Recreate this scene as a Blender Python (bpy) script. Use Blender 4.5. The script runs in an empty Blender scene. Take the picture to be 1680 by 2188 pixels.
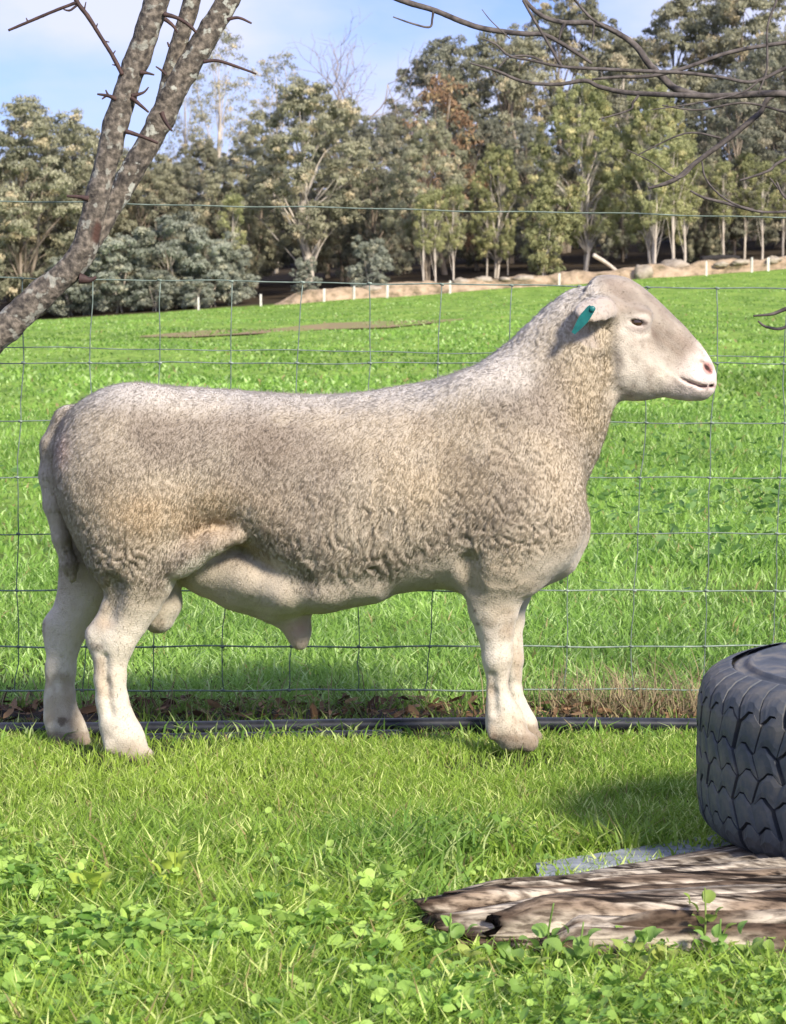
import bpy, math, random
import numpy as np
from mathutils import Vector, Matrix

R = math.radians
scene = bpy.context.scene
col = scene.collection
rng = np.random.RandomState(7)
random.seed(7)

# ---------------------------------------------------------------- camera
CAM_H, FPX, W0, H0, YH = 0.97, 6000.0, 1680.0, 2188.0, 640.0
PITCH = math.atan((H0 / 2 - YH) / FPX)
cam_d = bpy.data.cameras.new('camera')
cam = bpy.data.objects.new('camera', cam_d)
col.objects.link(cam)
cam.location = (0, 0, CAM_H)
cam.rotation_euler = (math.pi / 2 - PITCH, 0, 0)
cam_d.sensor_width = 36
cam_d.lens = 36 * FPX / H0
cam_d.clip_end = 5000
cam_d.dof.use_dof = True
cam_d.dof.focus_distance = 5.9
cam_d.dof.aperture_fstop = 22
scene.camera = cam
scene.render.resolution_x, scene.render.resolution_y = 786, 1024

# ---------------------------------------------------------------- light
SUN_EL, SUN_AZ = R(33), R(33)          # sun behind the camera, to its right
sun_dir = Vector((math.sin(SUN_AZ) * math.cos(SUN_EL), -math.cos(SUN_AZ) * math.cos(SUN_EL), math.sin(SUN_EL)))
world = bpy.data.worlds.new('World')
scene.world = world
world.use_nodes = True
wt = world.node_tree
wt.nodes.clear()
def N(nt, typ, **kw):
    n = nt.nodes.new(typ)
    for k, v in kw.items():
        setattr(n, k, v)
    return n
sky = N(wt, 'ShaderNodeTexSky', sky_type='NISHITA', sun_disc=False)
sky.sun_elevation = SUN_EL
sky.sun_rotation = math.atan2(sun_dir.x, sun_dir.y)
sky.air_density = 1.0
sky.dust_density = 0.15
sky.ozone_density = 4.0
tc = N(wt, 'ShaderNodeTexCoord')
mp = N(wt, 'ShaderNodeMapping')
mp.inputs['Scale'].default_value = (1.0, 1.0, 2.2)
mp.inputs['Location'].default_value = (0.03, 0.0, 0.02)
nz = N(wt, 'ShaderNodeTexNoise')
nz.inputs['Scale'].default_value = 7.0
nz.inputs['Detail'].default_value = 7
nz.inputs['Roughness'].default_value = 0.5
rmp = N(wt, 'ShaderNodeValToRGB')
rmp.color_ramp.elements[0].position = 0.38
rmp.color_ramp.elements[1].position = 0.60
mixc = N(wt, 'ShaderNodeMix', data_type='RGBA')
mixc.inputs['B'].default_value = (2.45, 2.6, 3.5, 1)     # lit cloud
tint = N(wt, 'ShaderNodeMix', data_type='RGBA', blend_type='MULTIPLY')
tint.inputs['Factor'].default_value = 1.0
tint.inputs['B'].default_value = (0.30, 0.30, 0.48, 1)
bg = N(wt, 'ShaderNodeBackground')
bg.inputs['Strength'].default_value = 0.15
wo = N(wt, 'ShaderNodeOutputWorld')
L = wt.links.new
L(tc.outputs['Generated'], mp.inputs['Vector'])
L(mp.outputs['Vector'], nz.inputs['Vector'])
L(nz.outputs['Fac'], rmp.inputs['Fac'])
L(rmp.outputs['Color'], mixc.inputs['Factor'])
L(sky.outputs['Color'], tint.inputs['A'])
L(tint.outputs['Result'], mixc.inputs['A'])
L(mixc.outputs['Result'], bg.inputs['Color'])
L(bg.outputs['Background'], wo.inputs['Surface'])
sl = bpy.data.lights.new('sun', 'SUN')
sl.energy = 2.9
sl.angle = R(9)
sl.color = (1.0, 0.90, 0.76)
so = bpy.data.objects.new('sun', sl)
col.objects.link(so)
so.rotation_euler = sun_dir.to_track_quat('Z', 'Y').to_euler()
so.location = (4, -6, 6)
scene.view_settings.view_transform = 'Standard'
scene.view_settings.look = 'None'
scene.view_settings.gamma = 1
scene.view_settings.exposure = 1.18

# ---------------------------------------------------------------- helpers
SP, CP = math.sin(PITCH), math.cos(PITCH)
def at(px, py, Y):
    """point of the place at distance Y seen at photograph position px, py (1680 x 2188)"""
    u, v = px - W0 / 2, py - H0 / 2
    dx, dy, dz = u, FPX * CP - v * SP, -FPX * SP - v * CP
    t = Y / dy
    return Vector((dx * t, Y, CAM_H + dz * t))

def hsh(ix, iy, iz, seed):
    with np.errstate(over='ignore'):
        n = (ix.astype(np.int64) * 374761393 + iy.astype(np.int64) * 668265263 + iz.astype(np.int64) * 1274126177 + seed * 97531) & 0xffffffff
        n = ((n ^ (n >> 13)) * 1274126177) & 0xffffffff
        n = n ^ (n >> 16)
    return (n & 0xffff).astype(np.float64) / 32767.5 - 1.0

def noise(p, seed=0):
    p = np.asarray(p, dtype=np.float64)
    i = np.floor(p)
    f = p - i
    f = f * f * f * (f * (f * 6 - 15) + 10)
    i = i.astype(np.int64)
    out = 0
    for a in (0, 1):
        for b in (0, 1):
            for c in (0, 1):
                w = (f[:, 0] if a else 1 - f[:, 0]) * (f[:, 1] if b else 1 - f[:, 1]) * (f[:, 2] if c else 1 - f[:, 2])
                out = out + w * hsh(i[:, 0] + a, i[:, 1] + b, i[:, 2] + c, seed)
    return out

def fbm(p, seed=0, octv=3):
    o, a, s = 0, 1.0, 0
    for k in range(octv):
        o = o + a * noise(np.asarray(p) * 2 ** k, seed + k * 11)
        s += a
        a *= 0.5
    return o / s

def sstep(a, b, x):
    t = np.clip((x - a) / (b - a), 0, 1)
    return t * t * (3 - 2 * t)

def np_mesh(name, V, F, mat=None, cols=None, smooth=False, normals=None):
    """V (n,3); F (m,3) or (m,4)"""
    V = np.ascontiguousarray(V, dtype=np.float32)
    F = np.ascontiguousarray(F, dtype=np.int32)
    me = bpy.data.meshes.new(name)
    k = F.shape[1]
    me.vertices.add(len(V)); me.vertices.foreach_set('co', V.ravel())
    me.loops.add(F.size); me.loops.foreach_set('vertex_index', F.ravel())
    me.polygons.add(len(F))
    me.polygons.foreach_set('loop_start', np.arange(0, F.size, k, dtype=np.int32))
    me.polygons.foreach_set('loop_total', np.full(len(F), k, dtype=np.int32))
    me.polygons.foreach_set('use_smooth', np.full(len(F), bool(smooth)))
    me.update(calc_edges=True)
    if cols is not None:
        at_ = me.color_attributes.new('Col', 'FLOAT_COLOR', 'POINT')
        c4 = np.ones((len(V), 4), dtype=np.float32)
        c4[:, :3] = cols
        at_.data.foreach_set('color', c4.ravel())
    if normals is not None:
        me.normals_split_custom_set_from_vertices(np.asarray(normals, dtype=np.float32))
    if mat:
        me.materials.append(mat)
    return me

def link(name, me, parent=None, loc=None):
    o = bpy.data.objects.new(name, me)
    col.objects.link(o)
    if parent is not None:
        o.parent = parent
    if loc is not None:
        o.location = loc
    return o

def tag(o, label=None, cat=None, group=None, kind=None):
    if label: o['label'] = label
    if cat: o['category'] = cat
    if group: o['group'] = group
    if kind: o['kind'] = kind
    return o

def empty(name, loc, label=None, cat=None, group=None):
    o = bpy.data.objects.new(name, None)
    o.empty_display_size = 0.1
    col.objects.link(o)
    o.location = loc
    return tag(o, label, cat, group)

def tube(pts, rad, sides=8, closed_tip=True, bump=0.0, seed=0):
    """tapered tube along a polyline, returns V, F(quads; caps as degenerate-free fans of quads)"""
    P = np.array([tuple(p) for p in pts], dtype=np.float64)
    r = np.array(rad, dtype=np.float64) if np.ndim(rad) else np.full(len(P), float(rad))
    T = np.gradient(P, axis=0)
    T /= np.linalg.norm(T, axis=1)[:, None] + 1e-12
    ref = np.array([0.0, 1.0, 0.0])
    if abs(T[0] @ ref) > 0.9:
        ref = np.array([1.0, 0, 0])
    a = np.linspace(0, 2 * np.pi, sides, endpoint=False)
    V = []
    Nn = ref
    for i in range(len(P)):
        Nn = Nn - T[i] * (Nn @ T[i])
        Nn /= np.linalg.norm(Nn) + 1e-12
        B = np.cross(T[i], Nn)
        ring = P[i] + r[i] * (np.cos(a)[:, None] * Nn + np.sin(a)[:, None] * B)
        V.append(ring)
    V = np.concatenate(V)
    if bump:
        ctr = np.repeat(P, sides, axis=0)
        d = V - ctr
        nn = fbm(V / (np.mean(r) * 1.3), seed, 3)
        V = ctr + d * (1 + bump * nn)[:, None]
    n = len(P)
    idx = np.arange(n * sides).reshape(n, sides)
    q = np.stack([idx[:-1], np.roll(idx[:-1], -1, 1), np.roll(idx[1:], -1, 1), idx[1:]], -1).reshape(-1, 4)
    # caps: centre vertices, triangles written as quads with repeated middle are avoided by pairing ring sides
    V = np.concatenate([V, P[:1], P[-1:]])
    c0, c1 = n * sides, n * sides + 1
    caps = []
    for j in range(0, sides, 2):
        caps.append([c0, (j + 2) % sides, (j + 1) % sides, j])
        b = (n - 1) * sides
        caps.append([c1, b + j, b + (j + 1) % sides, b + (j + 2) % sides])
    return V, np.concatenate([q, np.array(caps)])

def resample(pts, rad, n):
    P = np.array([tuple(p) for p in pts], dtype=np.float64)
    r = np.array(rad, dtype=np.float64)
    m = len(P)
    t = np.linspace(0, m - 1, n)
    def cr(Q):
        out = np.zeros((n,) + Q.shape[1:])
        for k, tt in enumerate(t):
            i = min(int(tt), m - 2); f = tt - i
            p0, p1, p2, p3 = Q[max(i - 1, 0)], Q[i], Q[i + 1], Q[min(i + 2, m - 1)]
            out[k] = 0.5 * ((2 * p1) + (-p0 + p2) * f + (2 * p0 - 5 * p1 + 4 * p2 - p3) * f * f + (-p0 + 3 * p1 - 3 * p2 + p3) * f ** 3)
        return out
    return cr(P), np.maximum(cr(r[:, None])[:, 0], 1e-4)

def cat(parts):
    """join (V,F) pairs"""
    Vs, Fs, o = [], [], 0
    for V, F in parts:
        Vs.append(V); Fs.append(F + o); o += len(V)
    return np.concatenate(Vs), np.concatenate(Fs)

# ---------------------------------------------------------------- materials
def new_mat(name):
    m = bpy.data.materials.new(name)
    m.use_nodes = True
    nt = m.node_tree
    b = nt.nodes['Principled BSDF']
    return m, nt, b

def mat_attr(name, rough=0.8, transl=0.0, spec=0.3, bump=None, gain=1.0, objvar=0.0, sheen=0.0):
    """colour attribute 'Col' drives colour; optional translucency and fine bump"""
    m, nt, b = new_mat(name)
    a = N(nt, 'ShaderNodeAttribute', attribute_name='Col')
    src = a.outputs['Color']
    if objvar:
        oi = N(nt, 'ShaderNodeObjectInfo')
        hs = N(nt, 'ShaderNodeHueSaturation')
        mr = N(nt, 'ShaderNodeMapRange')
        mr.inputs['To Min'].default_value = 1 - objvar
        mr.inputs['To Max'].default_value = 1 + objvar
        nt.links.new(oi.outputs['Random'], mr.inputs['Value'])
        nt.links.new(mr.outputs['Result'], hs.inputs['Value'])
        nt.links.new(src, hs.inputs['Color'])
        src = hs.outputs['Color']
    nt.links.new(src, b.inputs['Base Color'])
    b.inputs['Roughness'].default_value = rough
    b.inputs['Specular IOR Level'].default_value = spec
    if sheen:
        b.inputs['Sheen Weight'].default_value = sheen
        b.inputs['Sheen Roughness'].default_value = 0.6
    if bump:
        sc, st, dist = bump
        t = N(nt, 'ShaderNodeTexNoise'); t.inputs['Scale'].default_value = sc; t.inputs['Detail'].default_value = 6
        tcn = N(nt, 'ShaderNodeTexCoord')
        bp = N(nt, 'ShaderNodeBump'); bp.inputs['Strength'].default_value = st; bp.inputs['Distance'].default_value = dist
        nt.links.new(tcn.outputs['Object'], t.inputs['Vector'])
        nt.links.new(t.outputs['Fac'], bp.inputs['Height'])
        nt.links.new(bp.outputs['Normal'], b.inputs['Normal'])
    if transl:
        tr = N(nt, 'ShaderNodeBsdfTranslucent')
        mx = N(nt, 'ShaderNodeMixShader'); mx.inputs['Fac'].default_value = transl
        nt.links.new(src, tr.inputs['Color'])
        nt.links.new(b.outputs['BSDF'], mx.inputs[1])
        nt.links.new(tr.outputs['BSDF'], mx.inputs[2])
        nt.links.new(mx.outputs['Shader'], nt.nodes['Material Output'].inputs['Surface'])
    return m

def mat_noise(name, c1, c2, scale=5.0, rough=0.8, metal=0.0, bump=0.0, bdist=0.01, stretch=(1, 1, 1), c3=None, spec=0.4, detail=8):
    m, nt, b = new_mat(name)
    tcn = N(nt, 'ShaderNodeTexCoord'); mpn = N(nt, 'ShaderNodeMapping')
    mpn.inputs['Scale'].default_value = stretch
    t = N(nt, 'ShaderNodeTexNoise'); t.inputs['Scale'].default_value = scale; t.inputs['Detail'].default_value = detail
    t.inputs['Roughness'].default_value = 0.62
    r = N(nt, 'ShaderNodeValToRGB')
    r.color_ramp.elements[0].position = 0.35; r.color_ramp.elements[0].color = (*c1, 1)
    r.color_ramp.elements[1].position = 0.65; r.color_ramp.elements[1].color = (*c2, 1)
    if c3:
        e = r.color_ramp.elements.new(0.52); e.color = (*c3, 1)
    nt.links.new(tcn.outputs['Object'], mpn.inputs['Vector'])
    nt.links.new(mpn.outputs['Vector'], t.inputs['Vector'])
    nt.links.new(t.outputs['Fac'], r.inputs['Fac'])
    nt.links.new(r.outputs['Color'], b.inputs['Base Color'])
    b.inputs['Roughness'].default_value = rough
    b.inputs['Metallic'].default_value = metal
    b.inputs['Specular IOR Level'].default_value = spec
    if bump:
        bp = N(nt, 'ShaderNodeBump'); bp.inputs['Strength'].default_value = bump; bp.inputs['Distance'].default_value = bdist
        nt.links.new(t.outputs['Fac'], bp.inputs['Height'])
        nt.links.new(bp.outputs['Normal'], b.inputs['Normal'])
    return m

M_grass = mat_attr('grass_blade', rough=0.5, transl=0.38, spec=0.25)
M_leaf = mat_attr('gum_leaf', rough=0.55, transl=0.25, spec=0.25, objvar=0.16)
M_weed = mat_attr('weed_leaf', rough=0.5, transl=0.32, spec=0.3)
M_litter = mat_attr('dead_leaf', rough=0.8, transl=0.05)
M_skin = mat_attr('sheep_body', rough=0.85, spec=0.15, bump=(260, 0.45, 0.004), sheen=0.25)
M_fleece = mat_attr('fleece', rough=0.9, transl=0.5, spec=0.05)
M_wire = mat_noise('galvanised_wire', (0.14, 0.20, 0.16), (0.30, 0.38, 0.31), 40, rough=0.5, metal=0.35)
M_dull = mat_noise('dull_wire', (0.11, 0.15, 0.125), (0.23, 0.29, 0.25), 40, rough=0.55, metal=0.3)
M_post = mat_noise('weathered_steel', (0.10, 0.11, 0.10), (0.2, 0.2, 0.19), 20, rough=0.6, metal=0.6)
M_pipe = mat_noise('black_poly_pipe', (0.012, 0.014, 0.02), (0.03, 0.033, 0.042), 30, rough=0.33, spec=0.5)
M_rubber = mat_noise('worn_rubber', (0.030, 0.037, 0.048), (0.155, 0.145, 0.13), 9, rough=0.6, bump=0.3, bdist=0.004, c3=(0.068, 0.078, 0.094), spec=0.4)
M_white = mat_noise('white_post', (0.6, 0.58, 0.52), (0.78, 0.76, 0.7), 4, rough=0.7)
M_gumbark = mat_noise('gum_bark', (0.16, 0.12, 0.085), (0.42, 0.36, 0.29), 2.5, rough=0.9, bump=0.4, bdist=0.05, stretch=(1, 1, 0.25))
M_palebark = mat_noise('pale_bark', (0.42, 0.36, 0.29), (0.72, 0.66, 0.57), 2.0, rough=0.9, bump=0.4, bdist=0.05, stretch=(1, 1, 0.25))
M_rock = mat_noise('pale_rock', (0.22, 0.18, 0.135), (0.46, 0.40, 0.32), 1.5, rough=0.9, bump=0.5, bdist=0.1)
M_board = mat_noise('grey_board', (0.19, 0.21, 0.24), (0.30, 0.33, 0.37), 9, rough=0.75, bump=0.3, bdist=0.004, stretch=(0.4, 6, 6))
M_soil = mat_noise('litter_soil', (0.014, 0.010, 0.007), (0.06, 0.042, 0.027), 28, rough=0.95, bump=0.8, bdist=0.02)

# ---------------------------------------------------------------- terrain
def gz(x, y):
    x = np.asarray(x, dtype=np.float64); y = np.asarray(y, dtype=np.float64)
    zf = np.clip(1.1 + 0.07 * x, -3.5, 6.5)
    t = np.clip((y - 12) / 160.0, 0, 1)
    z = zf * t ** 1.35
    z = z + np.clip(y - 176, 0, 500) * 0.055
    z = z + sstep(7.5, 14, y) * 0.05 * np.sin(x * 0.7 + y * 0.35) * np.clip(y / 60, 0.2, 1)
    return z

def ground_at(px, py):
    Y = np.concatenate([np.linspace(3, 40, 800), np.linspace(40, 400, 2000)])
    P = np.array([tuple(at(px, py, yy)) for yy in Y])
    k = np.argmax(P[:, 2] <= gz(P[:, 0], P[:, 1]) + 1e-6)
    return Vector((P[k, 0], P[k, 1], float(gz(P[k, 0], P[k, 1]))))

def ground_material():
    m, nt, b = new_mat('paddock_ground')
    tcn = N(nt, 'ShaderNodeTexCoord')
    def nz_(scale, st=(1, 1, 1), det=6):
        mpn = N(nt, 'ShaderNodeMapping'); mpn.inputs['Scale'].default_value = st
        t = N(nt, 'ShaderNodeTexNoise'); t.inputs['Scale'].default_value = scale; t.inputs['Detail'].default_value = det
        nt.links.new(tcn.outputs['Object'], mpn.inputs['Vector']); nt.links.new(mpn.outputs['Vector'], t.inputs['Vector'])
        return t
    a = nz_(1.2, (1, 0.22, 1), 8)
    r = N(nt, 'ShaderNodeValToRGB')
    r.color_ramp.elements[0].position = 0.3; r.color_ramp.elements[0].color = (0.15, 0.27, 0.045, 1)
    r.color_ramp.elements[1].position = 0.7; r.color_ramp.elements[1].color = (0.32, 0.47, 0.09, 1)
    nt.links.new(a.outputs['Fac'], r.inputs['Fac'])
    f = nz_(9, (1, 0.35, 1), 10)
    r2 = N(nt, 'ShaderNodeValToRGB')
    r2.color_ramp.elements[0].position = 0.36; r2.color_ramp.elements[0].color = (0.62, 0.62, 0.6, 1)
    r2.color_ramp.elements[1].position = 0.6; r2.color_ramp.elements[1].color = (1.1, 1.1, 1.05, 1)
    nt.links.new(f.outputs['Fac'], r2.inputs['Fac'])
    mu = N(nt, 'ShaderNodeMix', data_type='RGBA', blend_type='MULTIPLY'); mu.inputs['Factor'].default_value = 1
    nt.links.new(r.outputs['Color'], mu.inputs['A']); nt.links.new(r2.outputs['Color'], mu.inputs['B'])
    # bare forest floor beyond the paddock edge, bare earth under the near lawn
    sx = N(nt, 'ShaderNodeSeparateXYZ'); nt.links.new(tcn.outputs['Object'], sx.inputs['Vector'])
    mr = N(nt, 'ShaderNodeMapRange'); mr.inputs['From Min'].default_value = 173; mr.inputs['From Max'].default_value = 177
    nt.links.new(sx.outputs['Y'], mr.inputs['Value'])
    mf = N(nt, 'ShaderNodeMix', data_type='RGBA'); mf.inputs['B'].default_value = (0.055, 0.042, 0.028, 1)
    nt.links.new(mr.outputs['Result'], mf.inputs['Factor']); nt.links.new(mu.outputs['Result'], mf.inputs['A'])
    mr2 = N(nt, 'ShaderNodeMapRange'); mr2.inputs['From Min'].default_value = 14; mr2.inputs['From Max'].default_value = 7
    nt.links.new(sx.outputs['Y'], mr2.inputs['Value'])
    mg = N(nt, 'ShaderNodeMix', data_type='RGBA'); mg.inputs['B'].default_value = (0.045, 0.06, 0.016, 1)
    nt.links.new(mr2.outputs['Result'], mg.inputs['Factor']); nt.links.new(mf.outputs['Result'], mg.inputs['A'])
    nt.links.new(mg.outputs['Result'], b.inputs['Base Color'])
    b.inputs['Roughness'].default_value = 0.95
    b.inputs['Specular IOR Level'].default_value = 0.1
    bp = N(nt, 'ShaderNodeBump'); bp.inputs['Strength'].default_value = 0.7; bp.inputs['Distance'].default_value = 0.08
    nt.links.new(f.outputs['Fac'], bp.inputs['Height']); nt.links.new(bp.outputs['Normal'], b.inputs['Normal'])
    return m

ys = np.concatenate([np.linspace(-30, 0, 6), np.linspace(1, 12, 45), 12 * (3000 / 12.0) ** np.linspace(0.01, 1, 110)])
xs = np.concatenate([-np.geomspace(1800, 3, 40), np.linspace(-2.8, 2.8, 40), np.geomspace(3, 1800, 40)])
XX, YY = np.meshgrid(xs, ys)
ZZ = gz(XX, YY)
Vg = np.stack([XX, YY, ZZ], -1).reshape(-1, 3)
ii = np.arange(len(Vg)).reshape(XX.shape)
Fg = np.stack([ii[:-1, :-1], ii[:-1, 1:], ii[1:, 1:], ii[1:, :-1]], -1).reshape(-1, 4)
g = link('ground', np_mesh('ground', Vg, Fg, ground_material(), smooth=True))
tag(g, kind='structure')

# low earth bank along the paddock edge
def strip(name, xs_, cy, prof, mat, seed, amp, cols=None):
    n = len(xs_)
    V = []
    for i, x in enumerate(xs_):
        for (dy, dz) in prof:
            V.append((x, cy(x) + dy, float(gz(x, cy(x) + dy)) + dz))
    V = np.array(V)
    k = len(prof)
    nn = fbm(V / np.array([1.6, 1.0, 1.0]), seed, 4)
    V[:, 2] += amp * nn * (np.tile([p[1] for p in prof], n) > 0.05)
    V[:, 2] -= np.repeat(1.1 * (1 - sstep(xs_[0], xs_[0] + 4, np.asarray(xs_))), k)
    V[:, 1] += amp * fbm(V / 1.3, seed + 5, 3)
    idx = np.arange(n * k).reshape(n, k)
    F = np.stack([idx[:-1, :-1], idx[1:, :-1], idx[1:, 1:], idx[:-1, 1:]], -1).reshape(-1, 4)
    return link(name, np_mesh(name, V, F, mat, smooth=True))
M_bank = mat_noise('pale_earth', (0.16, 0.13, 0.07), (0.54, 0.42, 0.28), 1.3, rough=0.95, bump=0.9, bdist=0.3, c3=(0.44, 0.325, 0.21))
bank = strip('earth_bank', np.arange(-9, 42, 0.22), lambda x: 174.5 + 0.02 * x,
             [(-1.6, -0.3), (-1.1, 0.1), (-0.6, 0.45), (-0.2, 0.72), (0.3, 0.8), (1.0, 0.7), (2.0, 0.35), (3.4, -0.3)], M_bank, 21, 0.36)
tag(bank, kind='structure')
# bare dirt track crossing the paddock
tp = [ground_at(p, q) for p, q in ((300, 722), (420, 715), (560, 708), (700, 701), (830, 694), (930, 688), (990, 684))]
tv = []
for i, p in enumerate(tp):
    wdt = (0.5, 2.4, 3.2, 3.4, 3.0, 2.4, 0.4)[i]
    for s in (-1, 1):
        y2 = p.y + s * wdt
        tv.append((p.x, y2, float(gz(p.x, y2)) + 0.03))
tF = np.array([[2 * i, 2 * i + 2, 2 * i + 3, 2 * i + 1] for i in range(len(tp) - 1)])
M_track = mat_noise('bare_dirt', (0.30, 0.19, 0.11), (0.24, 0.24, 0.07), 1.1, rough=0.95, stretch=(0.5, 0.5, 1))
tr_ = link('dirt_track', np_mesh('dirt_track', np.array(tv), tF, M_track))
tag(tr_, kind='structure')
# strip of soil and litter under the fence
sv, sF = [], []
sxs = np.linspace(-2.6, 2.6, 120)
for x in sxs:
    for dy, dz in ((6.20, 0.002), (6.30, 0.010), (6.45, 0.014), (6.58, 0.010), (6.70, -0.006)):
        sv.append((x, dy, dz))
sv = np.array(sv); sv[:, 2] += 0.010 * fbm(sv * 9, 3, 3); sv[:, 1] += 0.06 * fbm(sv * 2.1, 8, 3)
ix = np.arange(len(sv)).reshape(-1, 5)
sF = np.stack([ix[:-1, :-1], ix[1:, :-1], ix[1:, 1:], ix[:-1, 1:]], -1).reshape(-1, 4)
o = link('soil_strip', np_mesh('soil_strip', sv, sF, M_soil, smooth=True)); tag(o, kind='structure')

# ---------------------------------------------------------------- grass
def blades(base, h, w, yaw, lean, ldir, cols):
    n = len(base)
    s = np.stack([np.cos(yaw), np.sin(yaw), np.zeros(n)], -1) * (w / 2)[:, None]
    ld = np.stack([np.cos(ldir), np.sin(ldir), np.zeros(n)], -1)
    up = np.array([0, 0, 1.0])
    def c(t, f):
        return base + up * (h * t * (1 - 0.35 * lean * t))[:, None] + ld * (h * lean * f)[:, None]
    c1, c2 = c(0.55, 0.32), c(1.0, 1.0)
    V = np.stack([base - s, base + s, c1 - s * 0.85, c1 + s * 0.85, c2], 1).reshape(-1, 3)
    k = np.arange(n)[:, None] * 5
    F = np.stack([k + [0, 1, 3], k + [0, 3, 2], k + [2, 3, 4]], 1).reshape(-1, 3)
    return V, F, np.repeat(cols, 5, axis=0)

def grass_cols(P, seed, a, b, c, dry=0.03):
    n = len(P)
    r = rng.rand(n)
    pt = np.clip(0.5 + 0.9 * fbm(P * np.array([2.2, 1.4, 1]) , seed, 3), 0, 1)
    m = np.clip(0.55 * pt + 0.45 * r, 0, 1)[:, None]
    C = np.array(a) * (1 - m) + np.array(b) * m
    hi = rng.rand(n) < 0.16
    C[hi] = np.array(c)
    d = rng.rand(n) < dry
    C[d] = np.array((0.36, 0.30, 0.13))
    return C * (0.8 + 0.4 * rng.rand(n))[:, None]

def build_grass(name, P, h, w, lean, cols):
    n = len(P)
    V, F, C = blades(P, h, w, rng.rand(n) * 6.283, lean, rng.rand(n) * 6.283, cols)
    o = link(name, np_mesh(name, V, F, M_grass, C))
    return o

# lawn in front of the fence
n = 165000
y = 3.15 + 3.22 * rng.rand(n) ** 0.95
x = (rng.rand(n) - 0.5) * 2 * (0.145 * y + 0.33)
P = np.stack([x, y, np.zeros(n)], -1)
cl = fbm(P * 4.5, 31, 3)
near = 1 - sstep(4.6, 5.6, y)
keep = ((rng.rand(n) < 0.75 + 0.7 * cl) | (near < 0.1)) & ((y < 6.16) | (rng.rand(n) < 0.22 + 0.5 * cl))
# worn spots by the feet of the sheep
for (cx, cy, rr) in ((-0.55, 5.87, 0.075), (-0.68, 6.10, 0.07), (0.27, 5.88, 0.075), (-0.62, 5.98, 0.10), (-0.45, 6.05, 0.16), (0.0, 6.25, 0.18), (-0.6, 5.72, 0.10), (0.22, 5.75, 0.12), (-0.28, 5.6, 0.08), (-0.7, 4.75, 0.1)):
    dd = np.hypot((x - cx) / 1.6, y - cy)
    keep &= ~((dd < rr * (0.7 + 0.5 * rng.rand(n))) & (rng.rand(n) < 0.7))
P = P[keep]; n = len(P)
y = P[:, 1]; near = 1 - sstep(4.5, 5.5, y); cl = fbm(P * 4.5, 31, 3)
h = (0.026 + 0.02 * rng.rand(n)) * (1 - near) + near * (0.04 + 0.06 * rng.rand(n) ** 1.5 + 0.04 * np.clip(cl, 0, 1))
w = (0.0022 + 0.0012 * rng.rand(n)) * (1 - near) + near * (0.0036 + 0.0042 * rng.rand(n) ** 1.5)
h *= np.where((P[:, 0] > .0) & (y > 3.80) & (y < 4.8), 0.5, 1.0)
h *= np.where(y > 6.0, 0.75, 1.0)
C = grass_cols(P, 5, (0.18, 0.32, 0.045), (0.42, 0.58, 0.09), (0.65, 0.75, 0.26), 0.03)
o = build_grass('lawn_grass', P, h, w, 0.25 + 0.9 * rng.rand(n), C)
tag(o, 'bright green short lawn grass in front of the wire fence', 'grass', kind='stuff')

# taller tufts in the lawn
tb, th = [], []
for (qx, qy, nb_, hh_) in ((0.0, 4.75, 500, .10), (-0.08, 4.55, 350, .09), (0.12, 4.95, 260, .07), (-0.42, 4.2, 300, .085), (-0.55, 3.95, 260, .08), (-0.2, 4.05, 320, .085), (0.05, 4.35, 300, .085), (0.2, 3.6, 320, .09), (-0.05, 3.8, 320, .085), (0.5, 3.6, 240, .09), (-0.35, 4.9, 160, .06), (-0.7, 4.6, 200, .07), (0.42, 4.9, 160, .06), (0.02, 6.2, 50, .05), (-0.4, 6.2, 70, .06), (0.45, 6.2, 60, .05), (-0.15, 6.18, 60, .05), (-0.8, 6.15, 60, .05), (0.3, 6.17, 60, .045), (0.62, 6.15, 60, .05), (-0.28, 6.16, 60, .045), (0.12, 6.16, 60, .04)):
    tb.append(np.stack([qx + .07 * rng.randn(nb_), qy + .07 * rng.randn(nb_), np.zeros(nb_)], -1)); th.append(hh_ * (.6 + .6 * rng.rand(nb_)))
tb, th = np.concatenate(tb), np.concatenate(th)
C = grass_cols(tb, 15, (0.11, 0.24, 0.04), (0.30, 0.47, 0.085), (0.54, 0.66, 0.25), 0.03)
o = build_grass('grass_tufts', tb, th, 0.0035 + 0.003 * rng.rand(len(tb)), 0.35 + 0.8 * rng.rand(len(tb)), C)
tag(o, 'taller tufts of grass standing up through the lawn', 'grass', kind='stuff')
n = 3200
x = (rng.rand(n) - .5) * 3.4
tb = np.stack([x, 6.26 + .30 * rng.rand(n), np.full(n, .004)], -1)
tb = tb[fbm(tb * 5, 55, 2) > -0.1]
C = grass_cols(tb, 16, (0.08, 0.15, 0.03), (0.22, 0.33, 0.06), (0.36, 0.42, 0.14), 0.1)
o = build_grass('fence_grass', tb, .03 + .05 * rng.rand(len(tb)), 0.003 + 0.002 * rng.rand(len(tb)), 0.3 + 0.9 * rng.rand(len(tb)), C)
tag(o, 'sparse grass sprouting through the leaf litter under the fence', 'grass', kind='stuff')

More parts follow.
